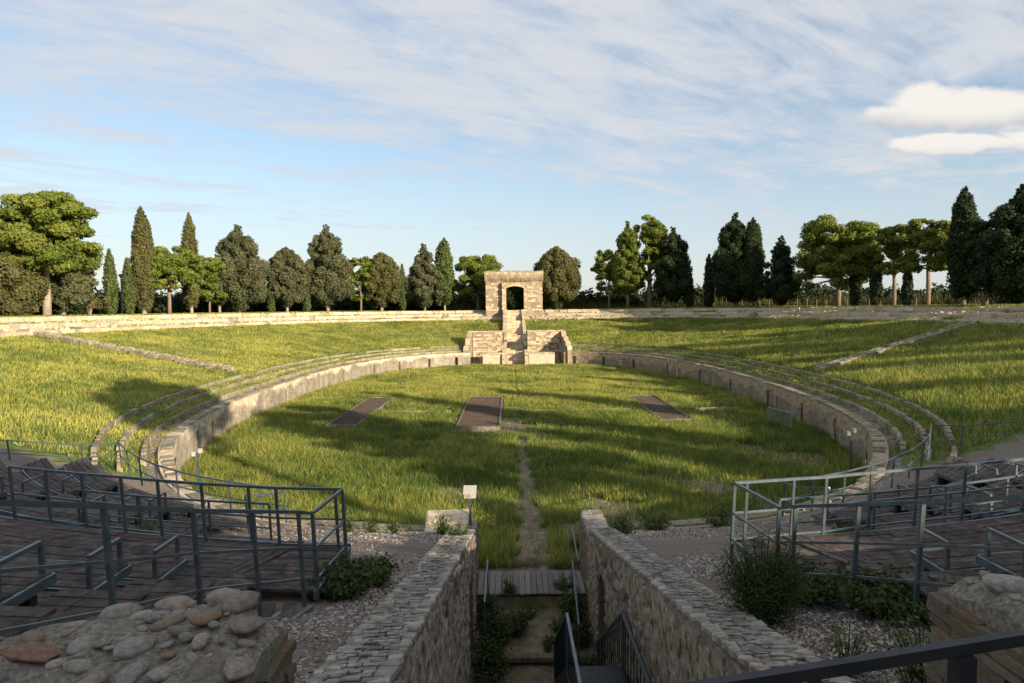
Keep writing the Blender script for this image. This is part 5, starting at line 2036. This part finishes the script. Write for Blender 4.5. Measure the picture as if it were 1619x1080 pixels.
def slope_grass():
    n = 1500000
    X = rng.uniform(-62, 62, n)
    Y = 12 + (122 - 12) * rng.random(n) ** 1.15
    X[: n // 3] = rng.uniform(-46, 46, n // 3)
    f = frustum(X, Y)
    X, Y = X[f], Y[f]
    o = offset_of(X, Y)
    keep = (o > 1.3) & (o < 24.0)
    keep |= (o > .6) & (o < 1.2) & (vnoise(X, Y, 1.1) > .60)
    keep |= (o > 24.0) & (o < 28.2) & (vnoise(X, Y, 1.6) > .66) & (rng.random(len(X)) < .8)
    keep |= (o > 28.6) & (o < 38) & (rng.random(len(X)) < .55)
    near = Y < 24.5 + np.abs(X) * .12
    keep &= ~(near & (o > .0) & (o < 27) & (np.abs(X) < 30 - np.maximum(0, Y) * .25))
    keep &= ~((np.abs(X - .2) < 1.95) & (Y > 90)) & ~((X > -6.7) & (X < 7.4) & (Y > 88) & (Y < 98.9))
    # kerbs and stair lines stay clear
    for oo in (1.22, 2.17, 3.12):
        keep &= ~((np.abs(o - oo) < .10) & (vnoise(X, Y, .8) > .35))
    for (x0, y0, x1, y1) in ((-23.3, 56.5, -43.4, 62.0), (22.9, 52.0, 43.4, 64.5)):
        L2 = (x1 - x0) ** 2 + (y1 - y0) ** 2
        tt = ((X - x0) * (x1 - x0) + (Y - y0) * (y1 - y0)) / L2
        dd = np.abs((X - x0) * (y1 - y0) - (Y - y0) * (x1 - x0)) / math.sqrt(L2)
        keep &= ~((dd < .55) & (tt > 0) & (tt < 1))
    X, Y, o = X[keep], Y[keep], o[keep]
    n = len(X)
    z = zground(X, Y, o)
    left = smooth(4, -4, X)
    tall = .5 + .5 * smooth(10, 25, X)
    h = (.13 + .18 * vnoise(X, Y, 2.1) + .13 * vnoise(X, Y, .9)) * rng.uniform(.5, 1.35, n) * (tall + .25)
    h = np.where(o < 3.3, h * .6, h)
    h = np.where(o > 24, h * .5, h)
    yel_sun = np.clip(.62 + .30 * left + .5 * (vnoise(X, Y, 4.5) - .5), 0, 1)  # flower share raised on the left bank, painting its sunlit brightness into the grass
    tone = np.where(rng.random(n) < yel_sun * .75, rng.uniform(.5, .92, n), rng.uniform(.05, .5, n)) + .35 * (vnoise(X, Y, 2.6) - .5) + .4 * (vnoise(X, Y, .6) - .5) + .2 * (vnoise(X, Y, 9) - .5)
    w = (.008 + .00036 * np.hypot(X, Y)) * rng.uniform(.7, 1.3, n)
    V, T = blades(X, Y, z, h, w, tone)
    me = np_mesh('slope_grass', V, 3, 'gra', T)
    tag(link('grass', me), 'yellow-green grass covering the sloping banks of the bowl', kind='stuff')


arena_grass()
slope_grass()


def gravel_chips():
    n = 90000
    X = rng.uniform(2.2, 9.5, n) * rng.choice([-1, 1], n)
    Y = 2.5 + 17.5 * rng.random(n)
    X = np.where(rng.random(n) < .65, np.sign(X) * rng.uniform(2.25, 4.6, n), X)
    o = offset_of(X, Y)
    k = (o > .8)
    X, Y, o = X[k], Y[k], o[k]
    n = len(X)
    z = zground(X, Y, o) + .008
    s = rng.uniform(.010, .030, n) * (.7 + .03 * Y)
    c = np.stack([X, Y, z], -1)
    nr = np.tile(np.array([0, 0, 1.0]), (n, 1))
    V = leaf_tris(c, nr * 1.6, s, 1.5)
    V[:, 2] = np.maximum(V[:, 2], np.repeat(z - .015, 3))
    me = np_mesh('gravel_chips', V, 3, 'gravbit', np.repeat(rng.random(n), 3))
    tag(link('gravel', me), 'loose pale gravel chips on the terraces beside the corridor', kind='stuff')
    # debris and chips on the boards
    n = 26000
    X = rng.uniform(3.1, 17, n) * rng.choice([-1, 1], n)
    Y = rng.uniform(5.5, 19, n)
    o = offset_of(X, Y)


gravel_chips()


def rim_rubble():
    for nm, lab, n, o0, o1, smin, smax, mt in (('rubble', 'loose stones and chips strewn over the ruined rim terrace', 5200, 24.2, 28.6, .10, .42, 'block'),
                                               ('rubble', 'small loose stones lying on the walkway behind the arena wall', 1500, .55, 1.15, .05, .16, 'kerb')):
        t = rng.uniform(math.radians(-60), math.radians(240), n)
        o = rng.uniform(o0, o1, n)
        x, y = P(t, o)
        z = zground(x, y, o)
        b = MB()
        for k in range(n):
            if abs(x[k]) < 7 and y[k] > 88 and o0 < 5 or abs(x[k]) < 2.3 or (y[k] < 27 and o0 < 5):
                continue
            q = R.uniform(smin, smax) * R.uniform(.5, 1)
            a = R.uniform(0, 3.14)
            d = Vector((math.cos(a), math.sin(a), R.uniform(-.25, .25))) * q * .6
            c = Vector((float(x[k]), float(y[k]), float(z[k]) + q * .12))
            b.bar(c - d, c + d, q * R.uniform(.5, .9), q * R.uniform(.3, .7))
        tag(link(nm, b.mesh(nm, mt)), lab, kind='stuff')


rim_rubble()


def plant(x, y, z, h, r_, lab, name='weed_plant', n=260, mat='weed', tone=.4, size=.05, upright=1.0, grp='weeds growing round the corridor and stands', cat='plant', cone=False):
    """many thin stems that fork from the base, with small leaves along them"""
    root = thing(name, lab, cat, (x, y, z), grp)
    V, T, b = [], [], MB()
    ns = max(5, int(n / (22 if n < 9000 else 90)))
    for k in range(ns):
        a = R.uniform(0, 6.28)
        rr = r_ * math.sqrt(R.random())
        hh = h * R.uniform(.55, 1.05) * (1 - .35 * (rr / r_) ** 2)
        p0 = np.array([rr * .25 * math.cos(a), rr * .25 * math.sin(a), 0])
        p1 = np.array([rr * math.cos(a), rr * math.sin(a), hh])
        b.tube([tuple(p0), tuple((p0 + p1) / 2 * np.array([.8, .8, 1.1])), tuple(p1)], [.008 + .004 * h, .006, .003], 3, cap=False)
        m = int(n / ns)
        f = rng.uniform(.12, 1.04, m)
        c = p0 + (p1 - p0) * f[:, None] + rng.normal(0, 1, (m, 3)) * np.array([.13, .13, .06]) * h * (.5 + .5 * (1 - f))[:, None]
        c[:, 2] = np.maximum(c[:, 2], .015)
        d = c - np.array([0, 0, h * .3])
        d /= np.linalg.norm(d, axis=1)[:, None] + 1e-6
        V.append(leaf_tris(c, d * .6 + np.array([0, 0, .5]), np.full(m, size), .8))
        T.append(tonefor(m, tone, .3))
    link('stems', b.mesh('stems', 'weed'), root, world=False)
    link('leaves', np_mesh('leaves', np.concatenate(V), 3, mat, np.concatenate(T)), root, world=False)
    return root


def gz(x, y):
    return zat(x, y)


plant(2.45, 7.9, gz(2.45, 7.9), 1.15, .52, 'large feathery shrub on the right gravel beside the corridor wall', 'feathery_shrub', 15000, size=.015, tone=.12, cat='shrub', grp=None)
plant(2.75, 5.3, gz(2.75, 5.3), .75, .34, 'thin tall weed with pale flowers on the right gravel near the brick pier', 'flowering_weed', 900, size=.022, tone=.75, grp=None)
plant(2.45, 5.9, gz(2.45, 5.9), .55, .2, 'slender single weed left of the pale-flowered one on the right gravel', 'flowering_weed', 350, size=.022, tone=.6, grp=None)
for (x, y, h, r_, n, lab) in [
    (3.35, 8.9, .55, .6, 2600, 'low dark bush under the corner of the right stand'), (4.0, 8.0, .6, .7, 3200, 'dark leafy bush under the side railing of the right stand'),
    (4.7, 6.9, .6, .7, 2600, 'dark bush at the foot of the right stand near the brick pier'), (-3.0, 9.7, .6, .5, 2600, 'leafy green bush under the corner of the left stand'),
    (-2.75, 10.7, .5, .45, 1500, 'sprawling weed on the left gravel beside the stand corner'), (-1.9, 16.9, .55, .3, 500, 'weed on the top of the left corridor wall near its end'),
    (-2.5, 19.2, .65, .35, 700, 'tall weed in front of the pale slanting block'), (-3.9, 19.4, .5, .25, 400, 'weed before the low arena wall, nearest to the slanting block'),
    (-4.6, 19.5, .5, .25, 400, 'weed before the low arena wall, second from the slanting block'), (-5.3, 19.6, .55, .25, 400, 'weed before the low arena wall, third from the slanting block'),
    (2.6, 18.6, .6, .5, 900, 'yellowish weeds behind the right stub wall'), (3.6, 19.6, .6, .6, 900, 'pale weeds between right gravel and low arena wall'),
    (5.6, 19.8, .6, .7, 900, 'weeds along the low arena wall right of the corridor'), (-1.0, 17.0, 1.1, .45, 2600, 'tall dark weeds against the left corridor wall'),
    (-1.05, 15.6, 1.3, .4, 2600, 'overgrown weeds in the corridor beside the left doorway'), (-.45, 17.6, .7, .35, 1500, 'clump of weeds in the corridor below the plank bridge'),
    (1.15, 18.2, .9, .4, 2200, 'green weeds against the right corridor wall below the bridge'), (1.2, 17.0, .8, .3, 1400, 'weeds beside the right doorway of the corridor'),
    (-1.1, 14.3, 1.1, .35, 2000, 'dark weeds at the bottom of the corridor, left side'), (.35, 16.9, .35, .25, 400, 'low weed in the middle of the corridor floor'),
    (-.6, 19.0, .6, .2, 500, 'weed poking through the left part of the plank bridge'), (.95, 19.2, .5, .3, 700, 'weed growing over the right end of the plank bridge'),
    (-1.2, 18.3, .8, .35, 1500, 'leafy weed in the corner left of the plank bridge'), (1.25, 15.9, .6, .3, 900, 'weed hiding the foot of the right doorway'),
    (-.1, 18.4, .3, .3, 400, 'small weed on the floor just before the plank bridge'), (.7, 17.7, .35, .3, 500, 'low weed right of the middle of the corridor floor'),
    (1.75, 22.3, .5, .5, 900, 'weed patch at the arena end of the right stub wall'), (-12.9, 31.0, .8, .5, 900, 'bush at the foot of the left arena wall by the lamp post'), (-16.2, 37.5, .9, .6, 900, 'bush growing at the left arena wall where the shade begins'),
    (-8.1, 13.8, .7, .5, 900, 'weed growing between deck boards of the left stand'), (5.9, 12.5, .8, .5, 1500, 'bushy weed growing between decks of the right stand'),
    (5.75, 9.1, .4, .6, 1600, 'low ivy between the two near loop handrails of the right stand'), (1.6, 41.0, .5, .4, 500, 'green weed tuft by the arena path'),
    (16.2, 43.0, .9, .7, 900, 'scrubby plant beside the crowd barrier'), (15.3, 48.5, .8, .6, 700, 'pale scrubby plant behind the crowd barrier'),
]:
    zz = gz(x, y)
    if abs(x) < 1.5 and y < 20:
        zz = float(np.interp(y, [13, 16.58, 16.6, 18.88, 18.9, 20.3], [-1.2, -1.15, -.95, -.8, -.46, -.34]))
    plant(x, y, zz, h, r_, lab, n=n, size=.04 if n > 1000 else .035, tone=.35 if n > 1000 else .5)
